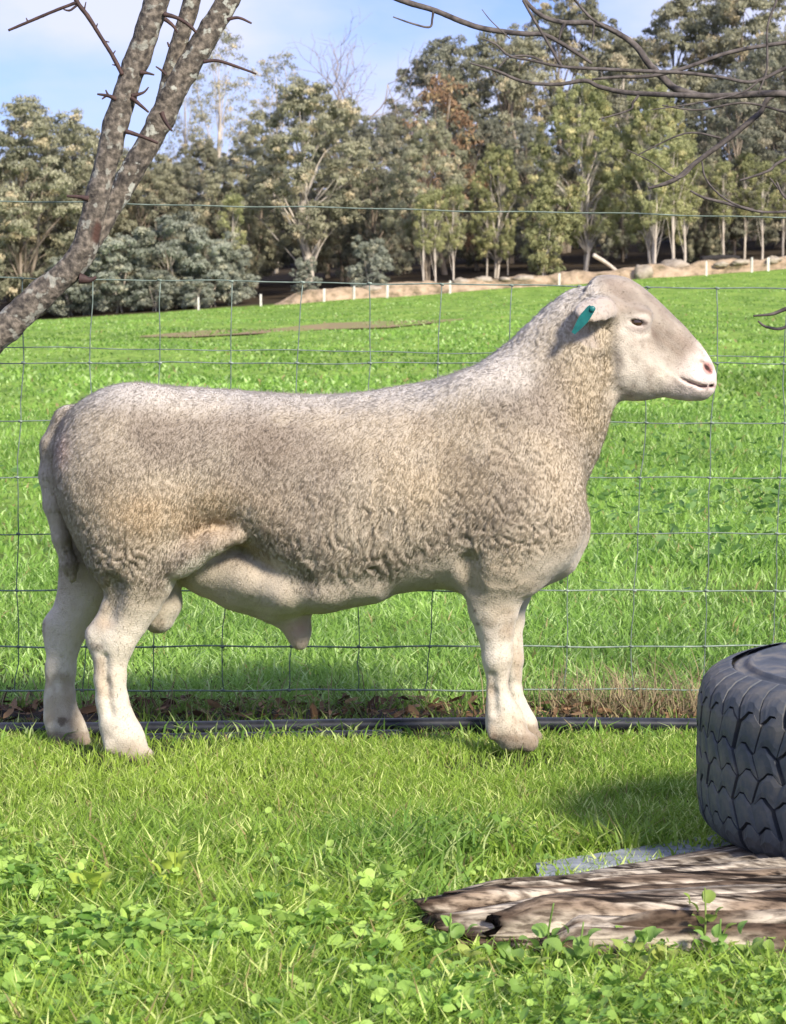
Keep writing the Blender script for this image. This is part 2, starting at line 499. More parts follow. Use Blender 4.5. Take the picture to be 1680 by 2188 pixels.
# paddock pasture beyond the fence
def pasture(n, y0, y1, hh, ww, seed):
    u = rng.rand(n)
    y = y0 * (y1 / y0) ** u
    x = (rng.rand(n) - 0.5) * 2 * (0.175 * y + 0.7)
    P = np.stack([x, y, gz(x, y)], -1)
    cl = fbm(P * np.array([0.5, 0.35, 0]), seed, 4)
    k = rng.rand(n) < 0.7 + cl
    P = P[k]; cl = cl[k]; n = len(P)
    h = hh * (0.55 + 0.7 * rng.rand(n)) * (1 + 0.7 * np.clip(cl, -0.5, 1))
    w = ww * (0.7 + 0.6 * rng.rand(n)) * (1 + P[:, 1] / 60)
    C = grass_cols(P * 0.35, seed + 3, (0.15, 0.29, 0.05), (0.31, 0.49, 0.105), (0.46, 0.62, 0.24), 0.015)
    C = C * (1 + 0.32 * fbm(P * np.array([.22, .10, 0]), 66, 3) + 0.18 * fbm(P * np.array([1.1, .6, 0]), 67, 2))[:, None]
    return P, h, w, C
for k, (n, y0, y1, hh, ww) in enumerate(((75000, 6.52, 10, 0.055, 0.005), (80000, 10, 24, 0.055, 0.008), (70000, 24, 172, 0.06, 0.022))):
    P, h, w, C = pasture(n, y0, y1, hh, ww, 41 + k)
    o = build_grass('pasture_grass', P, h, w, 0.3 + 0.8 * rng.rand(len(P)), C)
    tag(o, ('lush green pasture just beyond the wire fence', 'green pasture in the middle of the paddock', 'green pasture across the far half of the paddock')[k], 'grass', kind='stuff')

# leafy clover and broad leaves
def leaflets(ctr, rad, nrm_tilt, cols, k=6, elong=1.25):
    n = len(ctr)
    yaw = rng.rand(n) * 6.283
    tl = nrm_tilt * rng.rand(n); td = rng.rand(n) * 6.283
    nn = np.stack([np.sin(tl) * np.cos(td), np.sin(tl) * np.sin(td), np.cos(tl)], -1)
    a = np.stack([np.cos(yaw), np.sin(yaw), np.zeros(n)], -1)
    a -= nn * np.sum(a * nn, 1)[:, None]; a /= np.linalg.norm(a, axis=1)[:, None]
    b = np.cross(nn, a)
    V = [ctr - nn * (rad * 0.22)[:, None]]
    for j in range(k):
        an = 2 * math.pi * j / k
        V.append(ctr + a * (rad * elong * math.cos(an))[:, None] + b * (rad * math.sin(an))[:, None] + nn * (rad * 0.12 * rng.randn(n))[:, None])
    V = np.stack(V, 1).reshape(-1, 3)
    i0 = np.arange(n)[:, None] * (k + 1)
    F = np.stack([i0 + [0, 1 + j, 1 + (j + 1) % k] for j in range(k)], 1).reshape(-1, 3)
    return V, F, np.repeat(cols, k + 1, axis=0)

n = 9500
y = 3.3 + 1.6 * rng.rand(n)
x = (rng.rand(n) - 0.5) * 2 * (0.145 * y + 0.3)
P = np.stack([x, y, np.zeros(n)], -1)
dens = fbm(P * 5.0, 77, 3) * 0.8 + 0.30 + 0.35 * sstep(-0.1, 0.35, x) * (1 - sstep(4.1, 4.5, y)) - 0.5 * sstep(4.2, 5.0, y)
kp = (dens > 0.02 + 0.6 * rng.rand(n)) & ~((x > .0) & (y > 3.80) & (y < 4.8) & (rng.rand(n) < .88))
P = P[kp]
parts, pc = [], []
ctr, rad, cc = [], [], []
for p in P:
    hgt = (0.025 + 0.05 * rng.rand()) * (0.6 if p[0] > 0 and 3.75 < p[1] < 4.8 else 1)
    r0 = 0.0038 + 0.0045 * rng.rand() ** 2
    c0 = np.array((0.13, 0.27, 0.045)) * (1 - (q := rng.rand())) + np.array((0.42, 0.60, 0.13)) * q
    if p[0] < .1 and p[1] < 4.5: r0 *= 1.45; c0 = c0 * 1.12
    off = rng.rand() * 6.283
    for k in range(3):
        an = off + k * 2.09
        ctr.append((p[0] + math.cos(an) * r0 * 1.15, p[1] + math.sin(an) * r0 * 1.15, hgt + 0.004 * rng.randn()))
        rad.append(r0); cc.append(c0 * (0.9 + 0.2 * rng.rand()))
V, F, C = leaflets(np.array(ctr), np.array(rad), 1.0, np.array(cc), k=8)
o = link('clover', np_mesh('clover', V, F, M_weed, C))
tag(o, 'round leaved clover carpeting the front of the lawn', 'clover', kind='stuff')

# broad-leaf pasture plants in the paddock (dark leafy swathe)
n = 6000
y = 9.0 * (26 / 9.0) ** rng.rand(n)
x = (rng.rand(n) - 0.5) * 2 * (0.15 * y + 0.4)
P = np.stack([x, y, gz(x, y)], -1)
kp = fbm(P * np.array([0.5, 0.7, 0]), 91, 3) + 0.5 * np.exp(-((y - 13.5) / 2.2) ** 2) * sstep(0.2, 1.0, x) > 0.05 + .5 * rng.rand(n)
P = P[kp]; n = len(P)
P[:, 2] += 0.04 + 0.06 * rng.rand(n)
C = np.array((0.07, 0.17, 0.04)) + rng.rand(n)[:, None] * np.array((0.14, 0.18, 0.06))
V, F, C = leaflets(P, 0.007 + 0.009 * rng.rand(n), 1.2, C, elong=2.0)
o = link('pasture_herbs', np_mesh('pasture_herbs', V, F, M_weed, C))
tag(o, 'darker broad leaved herbs growing through the pasture', 'herbs', kind='stuff')

# dead leaves, twigs and dry stalks along the fence
n = 1500
x = (rng.rand(n) - 0.5) * 3.6
y = 6.30 + 0.30 * rng.rand(n)
P = np.stack([x, y, 0.018 + 0.022 * rng.rand(n)], -1)
kk = rng.rand(n)[:, None]
C = np.array((0.09, 0.05, 0.028)) * (1 - kk) + np.array((0.40, 0.25, 0.13)) * kk ** 2
V, F, C = leaflets(P, 0.003 + 0.007 * rng.rand(n) ** 2, 1.3, C, elong=2.8)
o = link('leaf_litter', np_mesh('leaf_litter', V, F, M_litter, C))
tag(o, 'brown dead leaves lying along the foot of the fence', 'leaf litter', kind='stuff')
n = 1500
x = np.where(rng.rand(n) < 0.6, 0.56 + 0.13 * rng.randn(n), (rng.rand(n) - 0.5) * 3.4)
y = 6.36 + 0.28 * rng.rand(n)
P = np.stack([x, y, np.full(n, 0.008)], -1)
h = 0.03 + 0.15 * rng.rand(n) ** 1.5
C = np.array((0.36, 0.29, 0.17)) * (0.5 + 0.7 * rng.rand(n))[:, None]
V, F, C = blades(P, h, 0.0018 + 0.001 * rng.rand(n), rng.rand(n) * 6.28, 0.2 + 1.2 * rng.rand(n), rng.rand(n) * 6.28, C)
o = link('dry_grass', np_mesh('dry_grass', V, F, M_litter, C))
tag(o, 'pale dry grass stalks tangled at the foot of the fence', 'dry grass', kind='stuff')

# ---------------------------------------------------------------- the ram
SY = 6.0                                    # distance of the ram's middle plane
RES = 0.004
def E(px, py, dy=0.0):
    p = at(px, py, SY + dy)
    return np.array((p.x, p.y - SY, p.z))
LO = np.array((-0.80, -0.28, -0.012)); HI = np.array((0.73, 0.28, 1.06))
DIM = np.ceil((HI - LO) / RES).astype(int)
gx = (LO[0] + RES * np.arange(DIM[0])).astype(np.float32)
gy = (LO[1] + RES * np.arange(DIM[1])).astype(np.float32)
gzv = (LO[2] + RES * np.arange(DIM[2])).astype(np.float32)
SDF = np.full(DIM, 0.5, dtype=np.float32)

def box_sl(lo, hi, pad):
    s = []
    for k in range(3):
        a = int(max(0, np.floor((lo[k] - pad - LO[k]) / RES)))
        b = int(min(DIM[k], np.ceil((hi[k] + pad - LO[k]) / RES)))
        s.append(slice(a, b))
    return tuple(s)
def coords(sl):
    return gx[sl[0]][:, None, None], gy[sl[1]][None, :, None], gzv[sl[2]][None, None, :]
def comb(sl, d, k):
    a = SDF[sl]
    d = d.astype(np.float32)
    if k <= 0:
        SDF[sl] = np.minimum(a, d); return
    h = np.maximum(k - np.abs(a - d), 0) / k
    SDF[sl] = np.minimum(a, d) - h * h * k * 0.25
def carve(sl, d, k):
    a = SDF[sl]; d = -d.astype(np.float32)
    h = np.maximum(k - np.abs(a - d), 0) / k
    SDF[sl] = np.maximum(a, d) + h * h * k * 0.25

def seg_d(sl, A, B, ra, rb, wa, wb):
    X, Y, Z = coords(sl)
    ab = B - A
    L2 = float(ab @ ab) + 1e-12
    t = np.clip(((X - A[0]) * ab[0] + (Y - A[1]) * ab[1] + (Z - A[2]) * ab[2]) / L2, 0, 1)
    r = ra + (rb - ra) * t; w = wa + (wb - wa) * t
    dp2 = (X - A[0] - ab[0] * t) ** 2 + (Z - A[2] - ab[2] * t) ** 2
    dy = Y - A[1] - ab[1] * t
    q = np.sqrt(dp2 / r ** 2 + dy ** 2 / w ** 2)
    return (q - 1) * np.minimum(r, w)

def chain(pts, k, carve_=False):
    """pts: (px, py, dy, r in plane (m), w across (m))"""
    Q = [(E(p[0], p[1], p[2]), p[3], p[4]) for p in pts]
    for (A, ra, wa), (B, rb, wb) in zip(Q[:-1], Q[1:]):
        m = max(ra, rb, wa, wb)
        sl = box_sl(np.minimum(A, B), np.maximum(A, B), m + k + 0.03)
        d = seg_d(sl, A, B, ra, rb, wa, wb)
        (carve if carve_ else comb)(sl, d, k)

def ell(c, rad, k, axes=None, carve_=False):
    c = np.asarray(c, dtype=float); m = max(rad)
    sl = box_sl(c, c, m + k + 0.03)
    X, Y, Z = coords(sl)
    dx, dy, dz = X - c[0], Y - c[1], Z - c[2]
    if axes is None:
        axes = np.eye(3)
    q = 0
    for a, r in zip(axes, rad):
        q = q + ((dx * a[0] + dy * a[1] + dz * a[2]) / r) ** 2
    d = (np.sqrt(q) - 1) * min(rad)
    (carve if carve_ else comb)(sl, d, k)

def smooth_interp(xq, xs_, vals):
    xs_ = np.array(xs_, float); vals = np.array(vals, float)
    d = np.gradient(vals, xs_)
    i = np.clip(np.searchsorted(xs_, xq) - 1, 0, len(xs_) - 2)
    hh = xs_[i + 1] - xs_[i]
    t = np.clip((xq - xs_[i]) / hh, 0, 1)
    h00 = 2 * t ** 3 - 3 * t ** 2 + 1; h10 = t ** 3 - 2 * t ** 2 + t; h01 = -2 * t ** 3 + 3 * t ** 2; h11 = t ** 3 - t ** 2
    return h00 * vals[i] + h10 * hh * d[i] + h01 * vals[i + 1] + h11 * hh * d[i + 1]

# torso: upright slices along the body
T = [  # px, top, bottom, half width, squareness
    (128, 935, 985, .045), (140, 898, 1050, .085), (165, 866, 1120, .130), (205, 846, 1165, .165), (250, 833, 1178, .185), (320, 824, 1172, .200),
    (400, 828, 1158, .203), (450, 831, 1152, .203), (500, 834, 1160, .205), (560, 838, 1200, .212), (600, 840, 1235, .218),
    (640, 842, 1264, .222), (700, 842, 1288, .227), (780, 837, 1282, .230), (850, 826, 1266, .228), (920, 812, 1258, .222),
    (1000, 793, 1255, .212), (1060, 785, 1250, .202), (1110, 800, 1244, .190), (1160, 850, 1226, .165), (1200, 910, 1205, .140),
    (1230, 985, 1178, .100), (1248, 1060, 1135, .045)]
tx = [E(t[0], 1000)[0] for t in T]
ttop = [E(t[0], t[1])[2] for t in T]; tbot = [E(t[0], t[2])[2] for t in T]; twid = [t[3] for t in T]
sl = box_sl((tx[0], -0.24, 0.25), (tx[-1], 0.24, 0.85), 0.03)
X, Y, Z = coords(sl)
xq = X[:, 0, 0]
topz, botz, wid = smooth_interp(xq, tx, ttop), smooth_interp(xq, tx, tbot), smooth_interp(xq, tx, twid)
zc = ((topz + botz) / 2)[:, None, None]; hz = ((topz - botz) / 2)[:, None, None]; wv = wid[:, None, None]
dz = (Z - zc) / hz
wv2 = wv * (1 - 0.10 * np.clip(dz, -1, 1))                     # a little wider low down
nexp = 2.35
q = (np.abs(Y / wv2) ** nexp + np.abs(dz) ** nexp) ** (1 / nexp)
d = (q - 1) * np.minimum(wv, hz)
d = np.where((X < tx[0]) | (X > tx[-1]), 0.2, d)
comb(sl, d, 0)
# rump ends, croup
chain([(165, 960, 0, .055, .10), (210, 980, 0, .095, .15)], .05)
# belly and sheath, set in under the ribs
chain([(390, 1180, 0, .045, .085), (450, 1198, 0, .066, .105), (530, 1222, 0, .068, .130), (610, 1250, 0, .062, .15), (690, 1256, 0, .044, .15), (800, 1252, 0, .028, .14)], .03)
chain([(420, 1225, 0, .020, .05), (500, 1262, 0, .026, .05), (580, 1296, 0, .026, .045)], .04)
chain([(560, 1285, 0, .022, .03), (608, 1308, 0, .022, .024), (632, 1328, 0, .022, .022), (639, 1355, 0, .018, .019), (641, 1374, 0, .014, .015)], .03)
# brisket
chain([(1080, 1150, 0, .10, .13), (1165, 1140, 0, .085, .10), (1190, 1120, 0, .062, .075)], .05)
chain([(1010, 1215, 0, .045, .12), (1110, 1212, 0, .045, .09), (1175, 1185, 0, .035, .06)], .04)
# neck
chain([(1082, 985, 0, .180, .165), (1138, 898, 0, .150, .132), (1188, 816, 0, .119, .106), (1234, 744, 0, .100, .090), (1262, 706, 0, .093, .084)], .045)
# withers and shoulder muscles, both sides
for s in (-1, 1):
    chain([(1040, 900, .105 * s, .10, .075), (1085, 1010, .125 * s, .125, .085), (1105, 1110, .135 * s, .115, .085), (1070, 1190, .125 * s, .085, .075)], .06)
    # haunch
    chain([(270, 930, .09 * s, .10, .09), (268, 1030, .115 * s, .125, .092), (285, 1120, .125 * s, .115, .085)], .06)
# near hind leg
chain([(285, 1120, -.125, .112, .085), (285, 1180, -.125, .096, .08), (297, 1230, -.12, .074, .066), (286, 1280, -.118, .057, .050), (268, 1322, -.115, .047, .040), (246, 1362, -.112, .043, .035),
       (237, 1400, -.112, .035, .026), (235, 1450, -.112, .031, .023), (240, 1500, -.112, .031, .022), (252, 1546, -.112, .036, .026), (266, 1580, -.112, .041, .032), (284, 1604, -.112, .033, .033)], .014)
chain([(226, 1345, -.112, .022, .020), (207, 1358, -.112, .019, .019), (204, 1376, -.112, .014, .016)], .02)
chain([(232, 1300, -.116, .014, .018), (212, 1352, -.112, .014, .014)], .02)
chain([(284, 1600, -.126, .022, .017), (311, 1616, -.130, .020, .017)], .006)
chain([(284, 1600, -.097, .022, .017), (305, 1615, -.093, .020, .017)], .006)
chain([(236, 1588, -.130, .014, .013), (235, 1600, -.132, .011, .010)], .008)
# fold of skin from thigh to flank
for s in (-1, 1):
    chain([(335, 1180, .14 * s, .055, .045), (385, 1196, .155 * s, .030, .028), (415, 1183, .165 * s, .022, .024), (455, 1162, .170 * s, .017, .024), (505, 1150, .172 * s, .013, .024)], .028)
# far hind leg
chain([(240, 1120, .115, .112, .08), (215, 1190, .115, .090, .07), (190, 1245, .112, .064, .055), (170, 1290, .112, .049, .042), (148, 1334, .112, .043, .034),
       (134, 1375, .112, .035, .026), (130, 1430, .112, .031, .023), (128, 1490, .112, .031, .022), (132, 1533, .112, .036, .026), (145, 1563, .112, .040, .032), (160, 1580, .112, .032, .033)], .014)
chain([(130, 1322, .112, .020, .02), (114, 1336, .112, .017, .018), (111, 1352, .112, .013, .015)], .02)
chain([(160, 1578, .098, .021, .017), (178, 1588, .094, .019, .017)], .006)
chain([(160, 1578, .128, .021, .017), (176, 1587, .132, .019, .017)], .006)
chain([(117, 1556, .098, .013, .013), (116, 1566, .096, .010, .010)], .008)
# near front leg
chain([(1070, 1190, -.125, .085, .07), (1056, 1245, -.118, .064, .058), (1055, 1300, -.112, .051, .046), (1059, 1350, -.108, .037, .035), (1061, 1385, -.104, .029, .031), (1062, 1410, -.104, .029, .031),
       (1063, 1440, -.104, .022, .024), (1064, 1475, -.104, .021, .022), (1070, 1510, -.104, .029, .025), (1080, 1545, -.104, .039, .030), (1096, 1572, -.104, .035, .033)], .014)
chain([(1100, 1572, -.118, .024, .017), (1130, 1586, -.122, .021, .017)], .006)
chain([(1100, 1572, -.090, .024, .017), (1124, 1586, -.085, .021, .017)], .006)
chain([(1054, 1560, -.120, .012, .012), (1053, 1572, -.122, .010, .010)], .008)
# far front leg
chain([(1085, 1190, .125, .085, .07), (1080, 1260, .115, .056, .05), (1088, 1320, .11, .032, .034), (1093, 1380, .11, .023, .028), (1095, 1410, .11, .022, .028),
       (1097, 1440, .11, .017, .023), (1098, 1475, .11, .017, .022), (1101, 1510, .11, .025, .025), (1112, 1546, .11, .033, .029), (1122, 1564, .11, .030, .033)], .014)
chain([(1122, 1562, .096, .022, .017), (1142, 1576, .092, .019, .017)], .006)
chain([(1122, 1562, .124, .022, .017), (1142, 1576, .128, .019, .017)], .006)
# tendons, knee, cannon grooves
chain([(224, 1405, -.142, .007, .012), (226, 1460, -.140, .006, .012), (236, 1525, -.141, .006, .012)], .014, carve_=True)
chain([(1052, 1445, -.132, .006, .010), (1053, 1480, -.131, .006, .010), (1058, 1520, -.134, .006, .010)], .014, carve_=True)
ell(E(1068, 1398, -.120), (.024, .016, .026), .014)
ell(E(256, 1372, -.132), (.020, .014, .024), .016)
chain([(248, 1250, -.178, .012, .014), (232, 1320, -.156, .009, .012)], .03, carve_=True)
chain([(1000, 1205, -.205, .016, .02), (1006, 1262, -.180, .014, .02)], .03, carve_=True)          # crease behind the elbow
# scrotum
chain([(352, 1225, -.01, .030, .05), (346, 1285, -.01, .040, .055), (338, 1318, -.01, .036, .048)], .02)
# tail
chain([(150, 905, 0, .040, .045), (118, 955, 0, .031, .034), (110, 1015, 0, .026, .030), (116, 1080, 0, .022, .026), (132, 1150, 0, .020, .024), (148, 1205, 0, .018, .020), (154, 1235, 0, .011, .012)], .012)
chain([(150, 960, -.03, .024, .02), (143, 990, -.03, .020, .02)], .012)

# head: slices along the axis from poll to muzzle
HS = [(-70, 60, -100, .062), (-45, 82, -112, .074), (-18, 97, -122, .080), (22, 103, -128, .084), (55, 101, -129, .084), (89, 98, -126, .079), (120, 94, -120, .071), (150, 90, -108, .063),
      (177, 85, -86, .057), (205, 79, -58, .053), (230, 70, -44, .051), (250, 60, -33, .049), (266, 46, -21, .042), (276, 32, -12, .032), (283, 14, 2, .012)]
Oh = E(1290, 680)
ax_a = np.array((.8, 0, -.6)); ax_n = np.array((.6, 0, .8))
sl = box_sl((0.36, -.10, 0.70), (0.72, .10, 1.04), 0.02)
X, Y, Z = coords(sl)
s_ = ((X - Oh[0]) * ax_a[0] + (Z - Oh[2]) * ax_a[2]) * 1000
t_ = ((X - Oh[0]) * ax_n[0] + (Z - Oh[2]) * ax_n[2]) * 1000
ss = [h_[0] for h_ in HS]
tt, tb, tw = [smooth_interp(s_, ss, [h_[k] for h_ in HS]) for k in (1, 2, 3)]
hc, hh = (tt + tb) / 2, np.maximum((tt - tb) / 2, 2)
rel = (t_ - hc) / hh
tw = np.maximum(tw, .006) * (1 - 0.20 * np.clip(-rel, 0, 1) * sstep(0, 120, s_) - 0.12 * np.clip(rel, 0, 1))
q = (np.abs(Y / tw) ** 2.4 + np.abs(rel) ** 2.4) ** (1 / 2.4)
d = (q - 1) * np.minimum(tw, hh / 1000)
d = np.where((s_ < ss[0]) | (s_ > ss[-1]), 0.2, d)
comb(sl, d, .022)
for s in (-1, 1):
    # brow, cheek, lips
    chain([(1330, 668, .070 * s, .020, .018), (1380, 674, .070 * s, .013, .013)], .016)
    chain([(1330, 770, .052 * s, .045, .028), (1380, 790, .045 * s, .03, .02)], .04)
    chain([(1462, 800, .036 * s, .022, .014), (1505, 820, .024 * s, .018, .014)], .02)
    chain([(1300, 705, .112 * s, .010, .022), (1304, 770, .112 * s, .011, .022), (1312, 835, .100 * s, .010, .022)], .03, carve_=True)
    chain([(1415, 735, .074 * s, .022, .014), (1455, 765, .064 * s, .018, .012)], .03, carve_=True)
    # lids and eye opening
    ell(E(1360, 688, .074 * s), (.027, .015, .020), .010)
    e = E(1361, 689, .088 * s)
    ell(e, (.0160, .016, .0062), .003, axes=np.array(((.97, 0, -.22), (0, 1, 0), (.22, 0, .97))), carve_=True)
    # nostril
    chain([(1499, 776, .043 * s, .0065, .012), (1511, 787, .040 * s, .0075, .012), (1517, 796, .034 * s, .005, .012)], .005, carve_=True)
    # corner of the mouth
    chain([(1456, 809, .056 * s, .0028, .012), (1474, 817, .052 * s, .0034, .012), (1496, 825, .045 * s, .0036, .014), (1522, 824, .030 * s, .0036, .03)], .004, carve_=True)
    # ear: held out sideways, a little back, open below
    u = np.array((-.42, .86 * s, -.26)); u /= np.linalg.norm(u)
    v = np.array((.85, .30 * s, -.35)); v -= u * (u @ v); v /= np.linalg.norm(v)
    wv_ = np.cross(u, v)
    if wv_[2] < 0: wv_ = -wv_
    ec = E(1270, 664, .118 * s)
    chain([(1296, 660, .075 * s, .024, .02), (1288, 662, .10 * s, .026, .02)], .015)
    ell(ec, (.064, .037, .018), .010, axes=(u, v, wv_))
    ell(ec + u * .010 - wv_ * .014 + v * .006, (.053, .029, .017), .005, axes=(u, v, wv_), carve_=True)

# surface nets
def surface(Fd):
    nx, ny, nz_ = Fd.shape
    S = Fd < 0
    cs = [S[a:nx - 1 + a, b:ny - 1 + b, c:nz_ - 1 + c] for a in (0, 1) for b in (0, 1) for c in (0, 1)]
    tot = sum(c.astype(np.int8) for c in cs)
    cells = np.argwhere((tot > 0) & (tot < 8))
    vid = -np.ones((nx - 1, ny - 1, nz_ - 1), dtype=np.int32)
    vid[cells[:, 0], cells[:, 1], cells[:, 2]] = np.arange(len(cells))
    acc = np.zeros((len(cells), 3)); cnt = np.zeros(len(cells))
    cor = [(a, b, c) for a in (0, 1) for b in (0, 1) for c in (0, 1)]
    for i, a in enumerate(cor):
        for b in cor[i + 1:]:
            df = np.array(b) - np.array(a)
            if np.abs(df).sum() != 1: continue
            fa = Fd[cells[:, 0] + a[0], cells[:, 1] + a[1], cells[:, 2] + a[2]]
            fb = Fd[cells[:, 0] + b[0], cells[:, 1] + b[1], cells[:, 2] + b[2]]
            m = (fa < 0) != (fb < 0)
            t = np.where(m, fa / np.where(m, fa - fb, 1), 0)
            acc[m] += (np.array(a) + t[m, None] * df); cnt[m] += 1
    V = LO + RES * (cells + acc / cnt[:, None])
    Fs = []
    for ax in range(3):
        o1, o2 = [(1, 2), (2, 0), (0, 1)][ax]
        sh = [slice(0, n_) for n_ in S.shape]
        a0 = list(sh); a1 = list(sh)
        a0[ax] = slice(0, S.shape[ax] - 1); a1[ax] = slice(1, S.shape[ax])
        ch = S[tuple(a0)] != S[tuple(a1)]
        e = np.argwhere(ch)
        e = e[(e[:, o1] > 0) & (e[:, o2] > 0) & (e[:, o1] < S.shape[o1] - 1) & (e[:, o2] < S.shape[o2] - 1)]
        ins = S[e[:, 0], e[:, 1], e[:, 2]]
        def v_(d1, d2):
            q = e.copy(); q[:, o1] += d1; q[:, o2] += d2
            return vid[q[:, 0], q[:, 1], q[:, 2]]
        quad = np.stack([v_(-1, -1), v_(0, -1), v_(0, 0), v_(-1, 0)], 1)
        quad[~ins] = quad[~ins][:, ::-1]
        Fs.append(quad)
    return V, np.concatenate(Fs)
BV, BF = surface(SDF)

def vnormals(V, F):
    a, b, c, d = V[F[:, 0]], V[F[:, 1]], V[F[:, 2]], V[F[:, 3]]
    fn = np.cross(c - a, d - b)
    nn = np.zeros_like(V)
    for k in range(4):
        for j in range(3):
            nn[:, j] += np.bincount(F[:, k], fn[:, j], len(V))
    return nn / (np.linalg.norm(nn, axis=1)[:, None] + 1e-12)

def relax(V, F, it, lam):
    e = np.concatenate([F[:, [0, 1]], F[:, [1, 2]], F[:, [2, 3]], F[:, [3, 0]]])
    e = np.concatenate([e, e[:, ::-1]])
    c = np.bincount(e[:, 0], minlength=len(V))
    for _ in range(it):
        s = np.stack([np.bincount(e[:, 0], V[e[:, 1], j], len(V)) for j in range(3)], -1) / np.maximum(c, 1)[:, None]
        V = V + lam * (s - V)
    return V
BV = relax(BV, BF, 2, 0.5)
BN = vnormals(BV, BF)

# where is wool, where is bare hair, where is white
bx = (BV[:, 0] * FPX / SY) + W0 / 2
by = 1610 - BV[:, 2] * 1000.0
w1 = fbm(BV * 9, 101, 3) * 40
sx_ = (BV[:, 0] - Oh[0]) * 800 + (BV[:, 2] - Oh[2]) * -600          # along the head
tx_ = (BV[:, 0] - Oh[0]) * 600 + (BV[:, 2] - Oh[2]) * 800
head = sstep(1288, 1330, bx + w1 * 0.35 + np.clip(680 - by, 0, 90) * 0.35) * (1 - sstep(858, 882, by + w1 * 0.2))
# lower edge of the wool along the body
edge = np.interp(bx, [90, 180, 260, 330, 400, 470, 520, 580, 640, 700, 800, 880, 960, 1000, 1060, 1120, 1180, 1240, 1280, 1330],
                     [1250, 1240, 1275, 1262, 1222, 1180, 1178, 1212, 1250, 1262, 1245, 1210, 1185, 1190, 1205, 1190, 1165, 1140, 1150, 1150])
wool = (1 - sstep(-55, 35, by + 1.3 * w1 - edge)) * (1 - head)
tailm = (1 - sstep(118, 150, bx + np.clip(1000 - by, 0, 200) * 0.2)) * (np.abs(BV[:, 1]) < 0.06)
inner = sstep(0.03, 0.06, 0.09 - np.abs(BV[:, 1])) * sstep(1200, 1240, by)
wool *= 1 - 0.55 * tailm

# wool relief: crimped, mostly upright staples on the ribs, tight curls on the shoulder and haunch
wp = BV + 0.010 * np.stack([noise(BV * 38, 7), noise(BV * 38, 8), noise(BV * 38, 9)], -1)
rib = np.exp(-((bx - 800) / 240) ** 2) * sstep(960, 1120, by)
st1 = noise(wp * np.array([118, 70, 34]), 11)
st2 = noise(wp * np.array([120, 90, 105]), 12)
st3 = noise(BV * 125, 14)
# neck: creases running down and forward
nd = np.array((.72, 0, .69)); ndp = np.array((.69, 0, -.72))
neckm = sstep(980, 1080, bx) * (1 - sstep(1010, 1120, by)) * (1 - head)
st4 = noise(np.stack([wp @ nd * 62, wp[:, 1] * 25, wp @ ndp * 18], -1), 15)
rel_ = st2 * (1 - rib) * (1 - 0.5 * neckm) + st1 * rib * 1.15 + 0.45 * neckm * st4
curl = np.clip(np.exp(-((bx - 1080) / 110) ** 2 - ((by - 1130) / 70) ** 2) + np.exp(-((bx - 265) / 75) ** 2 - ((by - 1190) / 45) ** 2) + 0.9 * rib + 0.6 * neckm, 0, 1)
amp = wool * (0.0006 + 0.0036 * curl)
disp = amp * (rel_ - 0.35 * np.abs(rel_)) + wool * 0.00035 * st3 + 0.0022 * wool * fbm(BV * 14, 16, 2)
disp += (1 - wool) * 0.0012 * fbm(BV * 45, 17, 2)
BV = BV + BN * disp[:, None]
BN2 = vnormals(BV, BF)

# colours of the coat, with some light and shade painted in
def mixc_(a, b, m):
    return a * (1 - m[:, None]) + np.array(b) * m[:, None]
wc = np.tile(np.array((0.45, 0.39, 0.305)), (len(BV), 1))
big = fbm(BV * 5.2, 201, 4)
med = fbm(BV * 17, 202, 3)
wc = mixc_(wc, (0.30, 0.255, 0.205), sstep(-0.05, 0.4, big + 0.3 * med) * 0.85)           # grey-brown soiled patches
wc = mixc_(wc, (0.53, 0.45, 0.335), sstep(0.0, 0.45, -big + 0.25 * med) * 0.6)            # creamy yellow
for (cx, cy, r1, r2, cc_, kk_) in ((345, 930, 60, 45, (0.235, 0.195, 0.155), .6), (575, 945, 75, 45, (0.235, 0.19, 0.145), .65), (250, 985, 50, 60, (0.22, 0.180, 0.140), .5), (760, 960, 90, 40, (0.28, 0.23, 0.17), .4),
                                   (1075, 850, 70, 55, (0.185, 0.155, 0.125), .65), (1090, 1110, 100, 60, (0.28, 0.235, 0.175), .5), (265, 1190, 80, 50, (0.28, 0.235, 0.175), .6), (800, 1130, 120, 90, (0.32, 0.265, 0.19), .5),
                                   (420, 1085, 170, 60, (0.52, 0.385, 0.235), .65), (1250, 830, 55, 130, (0.52, 0.425, 0.285), .6), (960, 1000, 120, 110, (0.46, 0.365, 0.24), .4), (1150, 1000, 60, 90, (0.45, 0.37, 0.26), .4)):
    wc = mixc_(wc, cc_, np.clip(np.exp(-((bx - cx) / r1) ** 2 - ((by - cy) / r2) ** 2) * (1 + 1.1 * med), 0, 1) * kk_)
back = sstep(0.25, 0.8, BN[:, 2]) * sstep(900, 830, by + (bx > 1050) * (bx - 1050) * 0.5)  # sky light on the upward-facing back, painted in as a paler tone
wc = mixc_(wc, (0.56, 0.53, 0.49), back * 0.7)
wc *= (1 + 0.17 * np.clip(rel_, -1, 1) * (0.3 + curl) + 0.04 * st3)[:, None]  # shade between the staples painted in: hollows of the relief darker
bc = np.tile(np.array((0.63, 0.57, 0.47)), (len(BV), 1))                                                        # legs and belly
bc = mixc_(bc, (0.33, 0.235, 0.15), sstep(0.0, 0.5, fbm(BV * 13, 203, 3)) * 0.6)
bc = mixc_(bc, (0.62, 0.55, 0.44), sstep(0.05, 0.4, fbm(BV * 11, 204, 3)) * 0.6)
bc = mixc_(bc, (0.36, 0.29, 0.195), (1 - sstep(1230, 1340, by + w1)) * 0.75)
